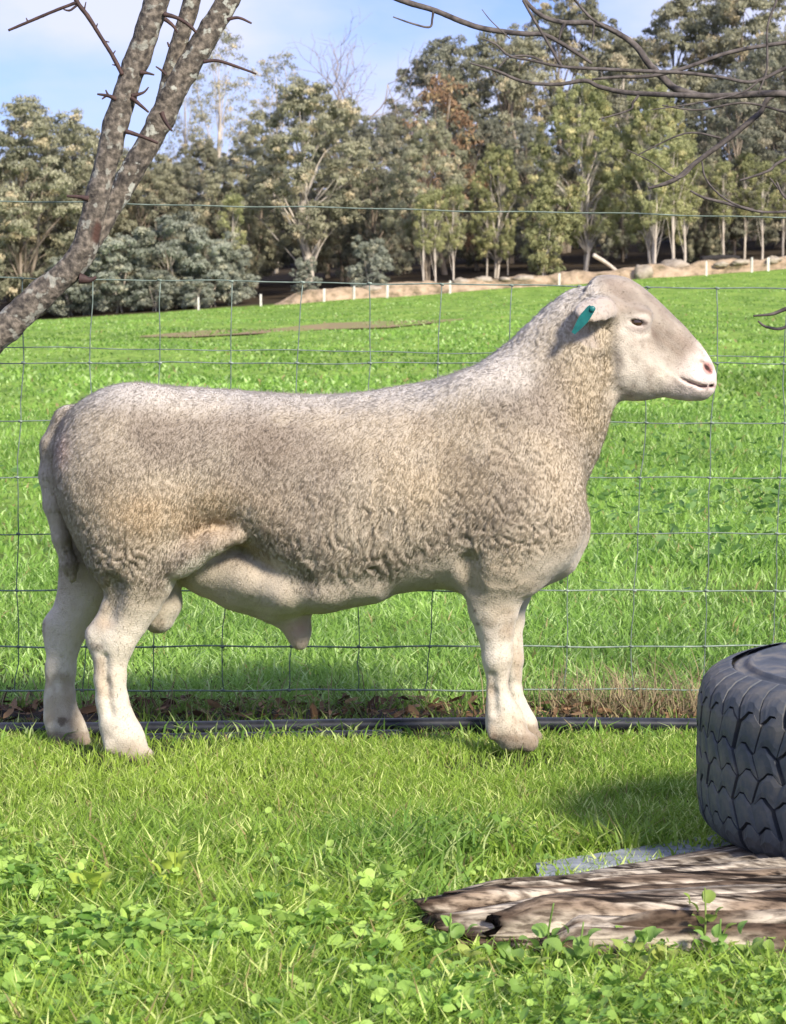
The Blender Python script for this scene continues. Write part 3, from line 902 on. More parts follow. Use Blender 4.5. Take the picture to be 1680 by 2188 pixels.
# belly: pinkish grey skin
belly = sstep(330, 420, bx) * (1 - sstep(960, 1010, bx)) * sstep(1140, 1180, by)
bc = mixc_(bc, (0.47, 0.41, 0.325), belly * 0.7)
bc = mixc_(bc, (0.50, 0.33, 0.28), np.exp(-((bx - 640) / 28) ** 2 - ((by - 1345) / 30) ** 2) * 0.8)
bc = mixc_(bc, (0.60, 0.53, 0.43), np.exp(-((bx - 1180) / 60) ** 2 - ((by - 1195) / 35) ** 2) * 0.8)
# face
fc = np.tile(np.array((0.55, 0.49, 0.405)), (len(BV), 1))
fstreak = noise(np.stack([sx_ / 60, BV[:, 1] * 60, tx_ / 9], -1), 211)
ftop = sstep(-5, 55, tx_ + 0.10 * sx_ + w1 * 0.7) * (1 - sstep(170, 240, sx_))
fc = mixc_(fc, (0.225, 0.178, 0.138), np.clip(ftop * (0.85 + 0.35 * fstreak), 0, 1) * 0.9)
fc = mixc_(fc, (0.30, 0.235, 0.185), sstep(0.0, 0.5, fbm(BV * 24, 206, 3)) * 0.4)
fc = mixc_(fc, (0.66, 0.60, 0.51), sstep(-0.1, 0.3, fbm(BV * 16, 208, 3)) * (1 - ftop) * 0.5)
fc = mixc_(fc, (0.72, 0.61, 0.56), sstep(165, 235, sx_) * 0.8)
fc = fc * (1 + 0.16 * fstreak + 0.26 * fbm(BV * 48, 212, 3))[:, None]
fc = mixc_(fc, (0.28, 0.225, 0.175), sstep(0.12, 0.4, fbm(np.stack([sx_ / 34, BV[:, 1] * 30, tx_ / 16], -1), 213, 3)) * 0.45 * (1 - sstep(190, 240, sx_)))
er = np.hypot((bx - 1358) / 40, (by - 694) / 30)
fc = mixc_(fc, (0.68, 0.61, 0.52), (1 - sstep(0.6, 1.2, er + 0.5 * fbm(BV * 40, 209, 2))) * 0.8)
fc = mixc_(fc, (0.44, 0.34, 0.31), (1 - sstep(0.35, 0.75, er)) * 0.6)
fc = mixc_(fc, (0.10, 0.07, 0.06), (1 - sstep(0.75, 1.0, np.hypot((bx - 1361) / 17, (by - 689) / 7))) * 0.85)
fc = mixc_(fc, (0.17, 0.12, 0.09), np.exp(-((bx - 1386 - (by - 700) * .35) / 7) ** 2 - ((by - 708) / 20) ** 2) * 0.8)                # tear stain
nr = np.hypot((bx - 1509) / 15, (by - 786) / 17)
fc = mixc_(fc, (0.55, 0.30, 0.27), (1 - sstep(0.6, 1.1, nr)))
fc = mixc_(fc, (0.05, 0.025, 0.025), (1 - sstep(0.45, 0.75, np.hypot((bx - 1507 - (by - 785) * .6) / 8, (by - 785) / 13))))
ml = np.abs(by - np.interp(bx, [1456, 1474, 1496, 1530], [809, 817, 825, 824]))
fc = mixc_(fc, (0.24, 0.14, 0.125), (1 - sstep(1, 5, ml)) * sstep(1445, 1460, bx) * 0.8)
earm = sstep(0.088, 0.10, np.abs(BV[:, 1])) * (np.hypot(bx - 1275, by - 668) < 75)
BC = mixc_(bc, (0, 0, 0), np.zeros(len(BV)))
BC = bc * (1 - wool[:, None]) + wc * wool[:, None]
BC = BC * (1 - head[:, None]) + fc * head[:, None]
BC = mixc_(BC, (0.44, 0.375, 0.315), earm * 0.9)
BC = mixc_(BC, (0.62, 0.55, 0.45), tailm * sstep(960, 1040, by) * 0.7)
BC = mixc_(BC, (0.47, 0.34, 0.29), np.exp(-((bx - 150) / 18) ** 2 - ((by - 955) / 38) ** 2) * 0.7 * (BV[:, 1] < 0.02))
for (cx, cy, r1, r2) in ((238, 1597, 14, 13), (117, 1558, 11, 10), (1056, 1566, 9, 16), (215, 1370, 20, 12), (1012, 1290, 5, 5), (1018, 1320, 5, 5), (1010, 1345, 4, 6)):
    BC = mixc_(BC, (0.085, 0.058, 0.042), (1 - sstep(0.5, 1.2, np.hypot((bx - cx) / r1, (by - cy) / r2) + 0.5 * fbm(BV * 90, 240, 2))) * (0.8 if r1 < 20 else 0.5))
BC = mixc_(BC, (0.20, 0.14, 0.095), sstep(1592, 1602, by + 14 * (BV[:, 1] > 0) + 28 * (bx > 900) * (BV[:, 1] < 0) + 14 * (bx > 900)) * 0.65)
def near_line(pts):
    dm = np.full(len(BV), 1e9)
    for (a0, b0), (a1, b1) in zip(pts[:-1], pts[1:]):
        ux, uy = a1 - a0, b1 - b0
        t = np.clip(((bx - a0) * ux + (by - b0) * uy) / (ux * ux + uy * uy), 0, 1)
        dm = np.minimum(dm, np.hypot(bx - a0 - ux * t, by - b0 - uy * t))
    return dm
BC = mixc_(BC, (0.66, 0.60, 0.50), (1 - sstep(8, 20, near_line([(378, 1242), (392, 1216), (418, 1196), (455, 1178), (500, 1166)]))) * (np.abs(BV[:, 1]) > .10) * .85)
legm = sstep(1280, 1330, by)
BC = mixc_(BC, (0.27, 0.20, 0.135), sstep(0.10, 0.45, fbm(BV * np.array((26, 26, 15)), 231, 3)) * legm * .6)
BC = mixc_(BC, (0.70, 0.64, 0.55), sstep(0.05, 0.4, fbm(BV * np.array((20, 20, 12)), 232, 3)) * legm * .5)
BC = mixc_(BC, (0.20, 0.15, 0.10), sstep(1540, 1590, by + 40 * fbm(BV * 30, 233, 2)) * .45)
BC = np.clip(BC, 0.02, 0.9)

rx0 = -0.20
ram = empty('ram', (rx0, SY, 0), 'tan and white ram standing side-on on the lawn, green tag in its ear', 'sheep')
off = np.array((rx0, 0, 0))
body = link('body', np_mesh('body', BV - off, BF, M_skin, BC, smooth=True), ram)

# fleece: short locks over the whole coat
def fleece(n):
    a, b, c, d_ = BV[BF[:, 0]], BV[BF[:, 1]], BV[BF[:, 2]], BV[BF[:, 3]]
    ar = 0.5 * np.linalg.norm(np.cross(c - a, d_ - b), axis=1)
    wl = wool[BF].mean(1)
    hd = head[BF].mean(1); em = earm[BF].mean(1)
    wgt = ar * (0.45 + 0.55 * wl) * (1 - 0.15 * hd) * (1 - 0.8 * em)
    eyeq = np.hypot((bx[BF[:, 0]] - 1361) / 24, (by[BF[:, 0]] - 690) / 12)
    nosq = np.hypot((bx[BF[:, 0]] - 1508) / 22, (by[BF[:, 0]] - 786) / 22)
    wgt *= np.where((eyeq < 1) | (nosq < 1), 0.02, 1)
    wgt /= wgt.sum()
    f = np.searchsorted(np.cumsum(wgt), rng.rand(n)); f = np.clip(f, 0, len(BF) - 1)
    u, v = rng.rand(n)[:, None], rng.rand(n)[:, None]
    def bil(A):
        A = A if A.ndim == 2 else A[:, None]
        return (A[BF[f, 0]] * (1 - u) + A[BF[f, 1]] * u) * (1 - v) + (A[BF[f, 3]] * (1 - u) + A[BF[f, 2]] * u) * v
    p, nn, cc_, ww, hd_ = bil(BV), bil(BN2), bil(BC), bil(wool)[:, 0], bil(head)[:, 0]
    cu_ = bil(curl)[:, 0]
    nn /= np.linalg.norm(nn, axis=1)[:, None] + 1e-9
    g_ = np.tile(np.array((-0.25, 0, -1.0)), (n, 1)) * (1 - hd_[:, None]) + np.array((-0.8, 0, -0.35)) * hd_[:, None]
    g_ += (0.22 + 0.30 * ww + 0.25 * ww * cu_)[:, None] * np.stack([noise(p * 55, 301), noise(p * 55, 302), noise(p * 55, 303)], -1)      # locks share a direction
    g_ -= nn * np.sum(g_ * nn, 1)[:, None]; g_ /= np.linalg.norm(g_, axis=1)[:, None] + 1e-9
    lift = (0.07 + 0.09 * ww)[:, None]
    dr = nn * lift + g_ * (1 - lift * 0.6) + (0.08 + 0.06 * ww)[:, None] * rng.randn(n, 3)
    dr /= np.linalg.norm(dr, axis=1)[:, None]
    stray = rng.rand(n) < 0.05
    dr[stray] += 0.8 * nn[stray]; dr /= np.linalg.norm(dr, axis=1)[:, None]
    ln = (0.0055 + 0.0020 * ww) * np.where(stray, 1.5, 1.0) * (0.6 + 0.7 * rng.rand(n))
    ln *= 1 + 0.8 * np.exp(-((p[:, 0] + 0.198) / .02) ** 2 - ((p[:, 2] - 0.235) / .015) ** 2)
    sd = np.cross(dr, nn + 0.12 * rng.randn(n, 3)); sd /= np.linalg.norm(sd, axis=1)[:, None] + 1e-9
    wd = (0.0006 + 0.0005 * ww * rng.rand(n))[:, None]
    p0 = p - nn * 0.0004
    p1 = p0 + dr * ln[:, None]
    V = np.stack([p0 - sd * wd, p0 + sd * wd, p1], 1).reshape(-1, 3)
    F = np.arange(3 * n).reshape(n, 3)
    cc_ = np.clip(cc_ * (0.95 + 0.12 * rng.rand(n))[:, None], 0, 0.9)
    crl = np.stack([noise(p * np.array((150, 120, 85)), 321), noise(p * np.array((120, 120, 120)), 322), noise(p * np.array((150, 120, 85)), 323)], -1)
    nb = nn + 0.2 * dr + (ww * (0.10 + 0.32 * cu_))[:, None] * crl; nb /= np.linalg.norm(nb, axis=1)[:, None]
    return np_mesh('fleece', V - off, F, M_fleece, np.repeat(cc_, 3, 0), smooth=True, normals=np.repeat(nb, 3, 0))
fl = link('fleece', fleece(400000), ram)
tag(fl, kind='stuff')

# eyes, ear tag
def lathe_ball(c, r, sx=1, sy=1, sz=1, n=16):
    V, F = [], []
    for i in range(n // 2 + 1):
        th = math.pi * i / (n // 2)
        for j in range(n):
            ph = 2 * math.pi * j / n
            V.append((c[0] + r * sx * math.sin(th) * math.cos(ph), c[1] + r * sy * math.sin(th) * math.sin(ph), c[2] + r * sz * math.cos(th)))
    for i in range(n // 2):
        for j in range(n):
            F.append((i * n + j, (i + 1) * n + j, (i + 1) * n + (j + 1) % n, i * n + (j + 1) % n))
    return np.array(V), np.array(F)
M_eye, nt, b = new_mat('sheep_eye')
b.inputs['Base Color'].default_value = (0.045, 0.024, 0.012, 1); b.inputs['Roughness'].default_value = 0.05; b.inputs['Coat Weight'].default_value = 1.0
for s in (-1, 1):
    V, F = lathe_ball(E(1361, 689, .069 * s), .0165)
    link('eye', np_mesh('eye', V - off, F, M_eye, smooth=True), ram)
M_tag = mat_noise('teal_plastic', (0.010, 0.11, 0.115), (0.016, 0.17, 0.165), 60, rough=0.4)
ta, tb_ = E(1266, 656, -.184), E(1225, 712, -.178)
ax_ = tb_ - ta; ln_ = np.linalg.norm(ax_); ax_ /= ln_
sd_ = np.cross(ax_, np.array((0.25, -0.9, 0.2))); sd_ /= np.linalg.norm(sd_); nr_ = np.cross(sd_, ax_)
V = []
prof = [(0, .007), (.1, .009), (.35, .0105), (.5, .0105), (.75, .0075), (1.0, .004)]
for t, wdh in prof:
    for dn in (-.0012, .0012):
        for sg in (-1, 1):
            V.append(ta + ax_ * ln_ * t + sd_ * wdh * sg + nr_ * dn * (1 if True else 0))
F = []
for i in range(len(prof) - 1):
    a = i * 4
    F += [(a, a + 1, a + 5, a + 4), (a + 3, a + 2, a + 6, a + 7), (a + 1, a + 3, a + 7, a + 5), (a + 2, a, a + 4, a + 6)]
F += [(0, 2, 3, 1), (len(V) - 4, len(V) - 3, len(V) - 1, len(V) - 2)]
tago = link('ear_tag', np_mesh('ear_tag', np.array(V) - off, np.array(F), M_tag), ram)
V, F = lathe_ball(E(1266, 660, -.186), .0065, 1, .5, 1, 12)
link('stud', np_mesh('stud', V - off, F, M_tag, smooth=True), tago)

# ---------------------------------------------------------------- fence
def FY(px):
    return 6.46 + 0.00003 * (px - 840)
fence = empty('wire_fence', (0, 6.46, 0), 'green-grey woven wire mesh fence running behind the ram', 'fence')
FO = np.array((0, 6.46, 0))
HW = [(1476, 1473, .0021), (1382, 1381, .0022), (1262, 1262, .0020), (1141, 1140, .0016), (1020, 1021, .0016), (900, 904, .0016), (775, 777, .0016), (742, 762, .0014), (594, 618, .0018), (430, 464, .0018)]
XR = (-620, 2300)
for (yl, yr, r_) in HW:
    pts = []
    ph = rng.rand() * 6
    for px in np.linspace(XR[0], XR[1], 60):
        py = yl + (yr - yl) * px / 1680.0 + 1.2 * math.sin(px / 90.0 + ph) + 1.0 * math.sin(px / 37.0 + 2 * ph)
        pts.append(np.array(at(px, py, FY(px))) - FO)
    V, F = tube(pts, r_, 6)
    link('horizontal_wire', np_mesh('horizontal_wire', V, F, M_wire if yl > 1200 else M_dull, smooth=True), fence)
kn = []
vx = np.arange(197 - 148.6 * 5, 2280, 148.6)
def hy(k, px):
    return HW[k][0] + (HW[k][1] - HW[k][0]) * px / 1680.0
for px in vx:
    pts = []
    for k in range(0, 9):
        if k == 7: continue
        yy = hy(k, px)
        lean = -36 * (yy - 615) / 860 * (0.35 + 0.65 * np.clip(px / 1400, 0, 1))
        xx = px + lean + 3 * rng.randn()
        pts.append(np.array(at(xx, yy, FY(xx) - 0.003)) - FO)
        kn.append(tube([pts[-1] + np.array((-.004, 0, .001)), pts[-1] + np.array((0, -.001, 0)), pts[-1] + np.array((.004, 0, -.001))], .0033, 6))
    P2, r2 = resample(pts, [.0014] * len(pts), 22)
    P2 += 0.0012 * rng.randn(*P2.shape)
    V, F = tube(P2, .0014, 6)
    link('vertical_wire', np_mesh('vertical_wire', V, F, M_dull, smooth=True), fence)
V, F = cat(kn)
o = link('wire_knots', np_mesh('wire_knots', V, F, M_dull), fence); tag(o, kind='stuff')
for px in XR:
    a = at(px, 380, FY(px))
    V, F = tube([np.array((a.x, a.y, -0.2)) - FO, np.array((a.x, a.y, a.z + .12)) - FO], .025, 8)
    link('post', np_mesh('post', V, F, M_post), fence)

# irrigation pipes lying along the fence
def pipe(ptsx, y0, z, r, label, name='irrigation_pipe'):
    pts = []
    for x in ptsx:
        pts.append((x, y0 + 0.010 * math.sin(x * 2.3) + 0.012 * x, z + 0.004 * math.sin(x * 3.1 + 1)))
    V, F = tube(pts, r, 12)
    ctr = np.array((0, y0, 0))
    o = link(name, np_mesh(name, V - ctr, F, M_pipe, smooth=True), loc=ctr)
    return tag(o, label, 'pipe', 'pipes along the fence')
pipe(np.linspace(-2.7, 2.7, 50), 6.23, .018, .0150, 'long black poly pipe lying on the ground against the fence')
pipe(np.linspace(-0.62, 0.02, 24), 6.17, .004, .0120, 'second black poly pipe half sunk in grass below the ram')

# ---------------------------------------------------------------- tyre lying flat
TC = Vector((1.010, 4.76, 0.053)); TR, TH = 0.485, 0.300
tyre = empty('truck_tyre', TC, 'worn black truck tyre lying flat on the split log', 'tyre')
tyre.rotation_euler = (R(0.5), R(-0.6), 0.1)
RI = TR - 0.009
prof = [(0.27, .035), (0.30, .012), (0.36, .000), (0.43, .006), (RI - .040, .020), (RI - .016, .045), (RI - .003, .075), (RI, TH / 2), (RI - .003, TH - .075),
        (RI - .016, TH - .045), (RI - .042, TH - .020), (0.425, TH - .016), (0.423, TH - .010), (0.416, TH - .009), (0.414, TH - .012), (0.40, TH - .006), (0.398, TH), (0.390, TH), (0.388, TH - .004), (0.36, TH), (0.33, TH - .004), (0.30, TH - .014), (0.27, TH - .035), (0.275, TH - .06), (0.36, TH - .07), (0.42, TH / 2), (0.36, .07), (0.275, .06)]
ns = 72
V, F = [], []
for i in range(ns):
    a = 2 * math.pi * i / ns
    for r_, z_ in prof:
        V.append((r_ * math.cos(a), r_ * math.sin(a), z_))
k = len(prof)
for i in range(ns):
    for j in range(k):
        F.append((i * k + j, ((i + 1) % ns) * k + j, ((i + 1) % ns) * k + (j + 1) % k, i * k + (j + 1) % k))
link('carcass', np_mesh('carcass', np.array(V), np.array(F), M_rubber, smooth=True), tyre)
# tread blocks: five rows parted by zigzag grooves, shoulder rows wrap onto the sidewalls
NB = 52
def surf(a, z, outw):
    """point on the tread at angle a, height z; rounded shoulders"""
    c = 0.062
    zc_ = min(max(z, c), TH - c)
    over = abs(z - zc_)
    ang = over / c * 1.12
    rr_ = TR - 0.062 + (0.062 + outw) * math.cos(ang)
    zz = zc_ + math.copysign(0.060 * math.sin(ang), z - zc_) if over else z
    rr_ += -0.35 * ((z - TH / 2) / TH) ** 2 * 0.05
    return (rr_ * math.cos(a), rr_ * math.sin(a), zz)
rows = [(-.012, .060, 0), (.0635, .108, 1), (.1115, .150, 0), (.1535, .192, 1), (.1955, .242, 0), (.2455, TH + .012, 1)]
da = 2 * math.pi / NB
for ri, (z0, z1, sh) in enumerate(rows):
    sh = 0
    g_ = 0.05 * da
    am = 0.0075
    def outline(a0, a1):
        lo, hi = [], []
        for t in (0, .22, .38, .62, .78, 1):
            zz = am if .3 < t < .7 else (-am if t in (0, 1) else 0)
            lo.append((a0 + (a1 - a0) * t, z0 + (zz if ri > 0 else 0)))
            hi.append((a0 + (a1 - a0) * t, z1 + (zz if ri < 5 else 0)))
        return lo, hi
    lo, hi = outline(-da / 2 + g_, da / 2 - g_)
    mids = [[(l[0] + (-1) ** ri * 0.30 * da * (q - .5), l[1] + (h_[1] - l[1]) * q) for l, h_ in zip(lo, hi)] for q in (0, .25, .5, .75, 1)]
    m_, n_ = 5, 6
    V = [surf(a, z, 0.0015 - 0.0016 * (i in (0, m_ - 1) or j in (0, n_ - 1))) for i, row in enumerate(mids) for j, (a, z) in enumerate(row)]
    V += [surf(a, z, -0.020) for row in mids for (a, z) in row]
    F = []
    for i in range(m_ - 1):
        for j in range(n_ - 1):
            p = i * n_ + j
            F.append((p, p + 1, p + n_ + 1, p + n_))
    q0 = m_ * n_
    ring = [j for j in range(n_)] + [i * n_ + n_ - 1 for i in range(1, m_)] + [(m_ - 1) * n_ + j for j in range(n_ - 2, -1, -1)] + [i * n_ for i in range(m_ - 2, 0, -1)]
    for i in range(len(ring)):
        a, b_ = ring[i], ring[(i + 1) % len(ring)]
        F.append((a, q0 + a, q0 + b_, b_))
    me = np_mesh('tread_block', np.array(V), np.array(F), M_rubber)
    for i in range(NB):
        o = link('tread_block', me, tyre)
        o.rotation_euler = (0, 0, (i + 0.5 * sh) * da + 0.01 * rng.randn())
        o.scale = (1 + .0012 * rng.randn(),) * 2 + (1,)

# ---------------------------------------------------------------- split log under the tyre
def wood_material():
    m, nt, b = new_mat('weathered_split_wood')
    a = N(nt, 'ShaderNodeAttribute', attribute_name='Col')
    tcn = N(nt, 'ShaderNodeTexCoord'); mpn = N(nt, 'ShaderNodeMapping'); mpn.inputs['Scale'].default_value = (34, 110, 110)
    mpn.inputs['Rotation'].default_value = (0, 0, R(-10))
    t = N(nt, 'ShaderNodeTexNoise'); t.inputs['Scale'].default_value = 1.0; t.inputs['Detail'].default_value = 8
    r = N(nt, 'ShaderNodeValToRGB')
    r.color_ramp.elements[0].position = 0.36; r.color_ramp.elements[0].color = (0.30, 0.27, 0.25, 1)
    r.color_ramp.elements[1].position = 0.58; r.color_ramp.elements[1].color = (1.05, 1.03, 1.0, 1)
    r0_ = r
    mp2 = N(nt, 'ShaderNodeMapping'); mp2.inputs['Scale'].default_value = (3.2, 44, 44); mp2.inputs['Rotation'].default_value = (0, 0, R(-16))
    t2 = N(nt, 'ShaderNodeTexNoise'); t2.inputs['Scale'].default_value = 1.0; t2.inputs['Detail'].default_value = 5
    r2 = N(nt, 'ShaderNodeValToRGB'); r2.color_ramp.elements[0].position = .39; r2.color_ramp.elements[0].color = (.08, .065, .055, 1); r2.color_ramp.elements[1].position = .45
    m2 = N(nt, 'ShaderNodeMix', data_type='RGBA', blend_type='MULTIPLY'); m2.inputs['Factor'].default_value = 1
    nt.links.new(tcn.outputs['Object'], mp2.inputs['Vector']); nt.links.new(mp2.outputs['Vector'], t2.inputs['Vector']); nt.links.new(t2.outputs['Fac'], r2.inputs['Fac'])
    nt.links.new(r.outputs['Color'], m2.inputs['A']); nt.links.new(r2.outputs['Color'], m2.inputs['B'])
    r = m2
    mu = N(nt, 'ShaderNodeMix', data_type='RGBA', blend_type='MULTIPLY'); mu.inputs['Factor'].default_value = 1
    bp = N(nt, 'ShaderNodeBump'); bp.inputs['Strength'].default_value = 1.0; bp.inputs['Distance'].default_value = 0.006
    l = nt.links.new
    l(tcn.outputs['Object'], mpn.inputs['Vector']); l(mpn.outputs['Vector'], t.inputs['Vector']); l(t.outputs['Fac'], r0_.inputs['Fac'])
    l(a.outputs['Color'], mu.inputs['A']); l(r.outputs['Result'], mu.inputs['B']); l(mu.outputs['Result'], b.inputs['Base Color'])
    l(t.outputs['Fac'], bp.inputs['Height']); l(bp.outputs['Normal'], b.inputs['Normal'])
    b.inputs['Roughness'].default_value = 0.9; b.inputs['Specular IOR Level'].default_value = 0.2
    return m
M_wood = wood_material()
LG = np.array((0.6, 4.4, 0))
log = empty('split_log', LG, 'weathered cracked split log with a broken end, lying under the tyre', 'log')
def slab(x0, x1, ya, yb, za, zb, wid, thick, seed, tone, tip=.10, tilt=0.0, nu=90, nv=40):
    """one long splinter: centre line from (x0, ya, za) to (x1, yb, zb), ragged at its left end"""
    r_ = np.random.RandomState(seed)
    u = np.linspace(0, 1, nu)
    xs2 = x0 + (x1 - x0) * u
    cy = ya + (yb - ya) * u + .008 * np.sin(u * 9 + seed); cz = za + (zb - za) * u
    wd = wid * (0.75 + 0.25 * sstep(0, tip, u)) * (1 + 1.9 * u) * (1 + .12 * np.sin(u * 7 + seed * 2))
    tk = thick * (0.55 + 0.45 * sstep(0, tip, u))
    an = np.linspace(0, 2 * np.pi, nv, endpoint=False)
    ca, sa = np.cos(an), np.sin(an)
    pr = (np.abs(ca) ** 4 + np.abs(sa) ** 4) ** -.25                        # squarish section
    P = np.zeros((nu, nv, 3))
    P[:, :, 0] = xs2[:, None]
    P[:, :, 1] = cy[:, None] + wd[:, None] / 2 * (ca * pr)[None, :]
    P[:, :, 2] = cz[:, None] + tk[:, None] / 2 * (sa * pr)[None, :] + tilt * (P[:, :, 1] - cy[:, None])
    V = P.reshape(-1, 3)
    across = np.tile(an, nu)
    lon = V[:, 0]
    G = np.stack([lon * 4.0, np.cos(across) * 3 + seed * 5.1, np.sin(across) * 3], -1)
    rdg = 1 - 2 * np.abs(noise(G * np.array([1, 2.6, 2.6]), seed)) 
    fine = noise(G * np.array([2.0, 7, 7]), seed + 3)
    ctr = np.stack([V[:, 0], np.repeat(cy, nv), np.repeat(cz, nv)], -1)
    d = V - ctr
    V = ctr + d * (1 + 0.10 * rdg + 0.09 * fine)[:, None]
    # ragged, splintered left end
    uu = np.repeat(u, nv)
    V[:, 0] += (1 - sstep(0, .12, uu)) * 0.03 * noise(np.stack([np.cos(across) * 4 + seed, np.sin(across) * 4, uu * 0], -1), seed + 6)
    n1 = fbm(G * np.array([1.2, 3.2, 3.2]), seed + 9, 3)
    C = np.tile(np.array(tone), (len(V), 1))
    C = mixc_(C, (0.62, 0.56, 0.46), sstep(0.05, 0.35, n1) * 0.85)
    C = mixc_(C, (0.060, 0.040, 0.028), sstep(0.02, 0.35, -n1) * 0.85)
    C = mixc_(C, (0.07, 0.045, 0.03), (1 - sstep(0, .05, uu + .02 * n1)) * .9)
    idx = np.arange(nu * nv).reshape(nu, nv)
    F = np.stack([idx[:-1], idx[1:], np.roll(idx[1:], -1, 1), np.roll(idx[:-1], -1, 1)], -1).reshape(-1, 4)
    V = np.concatenate([V, V[:nv].mean(0)[None], V[-nv:].mean(0)[None]]); C = np.concatenate([C, C[:1] * .5, C[-1:]])
    caps = [[nu * nv, idx[0, j], idx[0, (j + 1) % nv], idx[0, (j + 2) % nv]] for j in range(0, nv, 2)] + [[nu * nv + 1, idx[-1, (j + 2) % nv], idx[-1, (j + 1) % nv], idx[-1, j]] for j in range(0, nv, 2)]
    return link('splinter', np_mesh('splinter', V - LG, np.concatenate([F, np.array(caps)]), M_wood, C, smooth=True), log)
GYW, BRW, DKW = (0.40, 0.36, 0.30), (0.29, 0.225, 0.165), (0.12, 0.085, 0.06)
slab(.10, 1.10, 4.22, 4.62, .018, .014, .24, .050, 61, DKW, .10)                 # dark core
lr = np.random.RandomState(12)
NS = 15
for i in range(NS):
    f = i / (NS - 1.0)
    x0 = 0.035 + 0.12 * lr.rand() + 0.16 * (1 - f) ** 2 * (f < .25) + (.05 if f > .8 else 0)
    top = np.interp(f, [0, .12, .3, .42, .55, .75, 1], [.062, .070, .060, .088, .084, .066, .050]) + .007 * lr.randn()
    thk = .060 if f > .2 else .10
    top += .010 * (f < .6)
    sp = .024 + .026 * lr.rand()
    slab(x0, 1.15, 4.085 + .255 * f, 4.11 + 1.15 * f, top * .80 - thk / 2, min(top, .050) - thk / 2, sp * 1.2, thk, 70 + i, (DKW if i < 2 else (GYW if f > .6 or lr.rand() < .35 else BRW)), .06 + .1 * lr.rand(), .25 * lr.randn(), 90, 20)
def plank():
    nu = 40
    V, F = [], []
    for i in range(nu):
        x = 0.24 + 0.75 * i / (nu - 1)
        for (dy, z) in ((0, .001), (.0, .021), (.004, .025), (.116, .025), (.12, .021), (.12, .001)):
            V.append((x, 4.545 + dy + 0.78 * (x - .24) + 0.002 * rng.randn(), z + .0005 * rng.randn()))
    for i in range(nu - 1):
        for j in range(6):
            F.append((i * 6 + j, (i + 1) * 6 + j, (i + 1) * 6 + (j + 1) % 6, i * 6 + (j + 1) % 6))
    F += [(0, 1, 4, 5), (1, 2, 3, 4)]
    c0 = np.array((0.8, 4.8, 0))
    o = link('plank', np_mesh('plank', np.array(V) - c0, np.array(F), M_board), loc=c0)
    tag(o, 'flat blue-grey weathered plank lying behind the split log', 'plank')
plank()

# ---------------------------------------------------------------- leaning bare tree on the left
def bark_material():
    m, nt, b = new_mat('lichen_bark')
    tcn = N(nt, 'ShaderNodeTexCoord')
    def nz_(s, d=8, st=(1, 1, 1)):
        mpn = N(nt, 'ShaderNodeMapping'); mpn.inputs['Scale'].default_value = st
        t = N(nt, 'ShaderNodeTexNoise'); t.inputs['Scale'].default_value = s; t.inputs['Detail'].default_value = d
        nt.links.new(tcn.outputs['Object'], mpn.inputs['Vector']); nt.links.new(mpn.outputs['Vector'], t.inputs['Vector'])
        return t
    t1 = nz_(80, 10); t2 = nz_(38, 4)
    r1 = N(nt, 'ShaderNodeValToRGB')
    e = r1.color_ramp.elements
    e[0].position = .32; e[0].color = (0.036, 0.031, 0.027, 1); e[1].position = .66; e[1].color = (0.24, 0.205, 0.165, 1)
    x = e.new(.5); x.color = (0.115, 0.098, 0.078, 1)
    r2 = N(nt, 'ShaderNodeValToRGB'); e = r2.color_ramp.elements
    e[0].position = .58; e[0].color = (0, 0, 0, 1); e[1].position = .63; e[1].color = (1, 1, 1, 1)
    mx = N(nt, 'ShaderNodeMix', data_type='RGBA'); mx.inputs['B'].default_value = (0.42, 0.43, 0.37, 1)
    a = N(nt, 'ShaderNodeAttribute', attribute_name='Col')
    mu = N(nt, 'ShaderNodeMath', operation='MULTIPLY')
    l = nt.links.new
    l(t1.outputs['Fac'], r1.inputs['Fac']); l(t2.outputs['Fac'], r2.inputs['Fac'])
    sp = N(nt, 'ShaderNodeSeparateColor'); l(a.outputs['Color'], sp.inputs['Color'])
    l(r2.outputs['Color'], mu.inputs[0]); l(sp.outputs['Red'], mu.inputs[1])
    l(r1.outputs['Color'], mx.inputs['A']); l(mu.outputs['Value'], mx.inputs['Factor'])
    mx2 = N(nt, 'ShaderNodeMix', data_type='RGBA'); mx2.inputs['B'].default_value = (0.07, 0.035, 0.025, 1)
    l(mx.outputs['Result'], mx2.inputs['A']); l(sp.outputs['Green'], mx2.inputs['Factor'])
    l(mx2.outputs['Result'], b.inputs['Base Color'])
    bp = N(nt, 'ShaderNodeBump'); bp.inputs['Strength'].default_value = 0.9; bp.inputs['Distance'].default_value = 0.006
    l(t1.outputs['Fac'], bp.inputs['Height']); l(bp.outputs['Normal'], b.inputs['Normal'])
    b.inputs['Roughness'].default_value = .9
    return m
M_bark = bark_material()
def px_tube(pp, Y, n, sides=12, bump=0.10, seed=0, dY=None):
    """pp: (px, py, radius px)"""
    pts, rad = [], []
    for i, (a, b_, r_) in enumerate(pp):
        r_ = r_ * (0.86 if Y < 6.25 else 1.0) * (0.8 if r_ < 12 and Y < 6.25 else 1.0)
        yy = Y + (dY[i] if dY else 0)
        pts.append(tuple(at(a, b_, yy))); rad.append(r_ * yy / FPX)
    P2, r2 = resample(pts, rad, n)
    return tube(P2, r2, sides, bump=bump, seed=seed)
LT = np.array(at(-200, 1600, 6.1)); LT[2] = 0
ltree = empty('leaning_tree', LT, 'leaning bare tree with forked lichen-spotted trunks in front of the fence', 'tree')
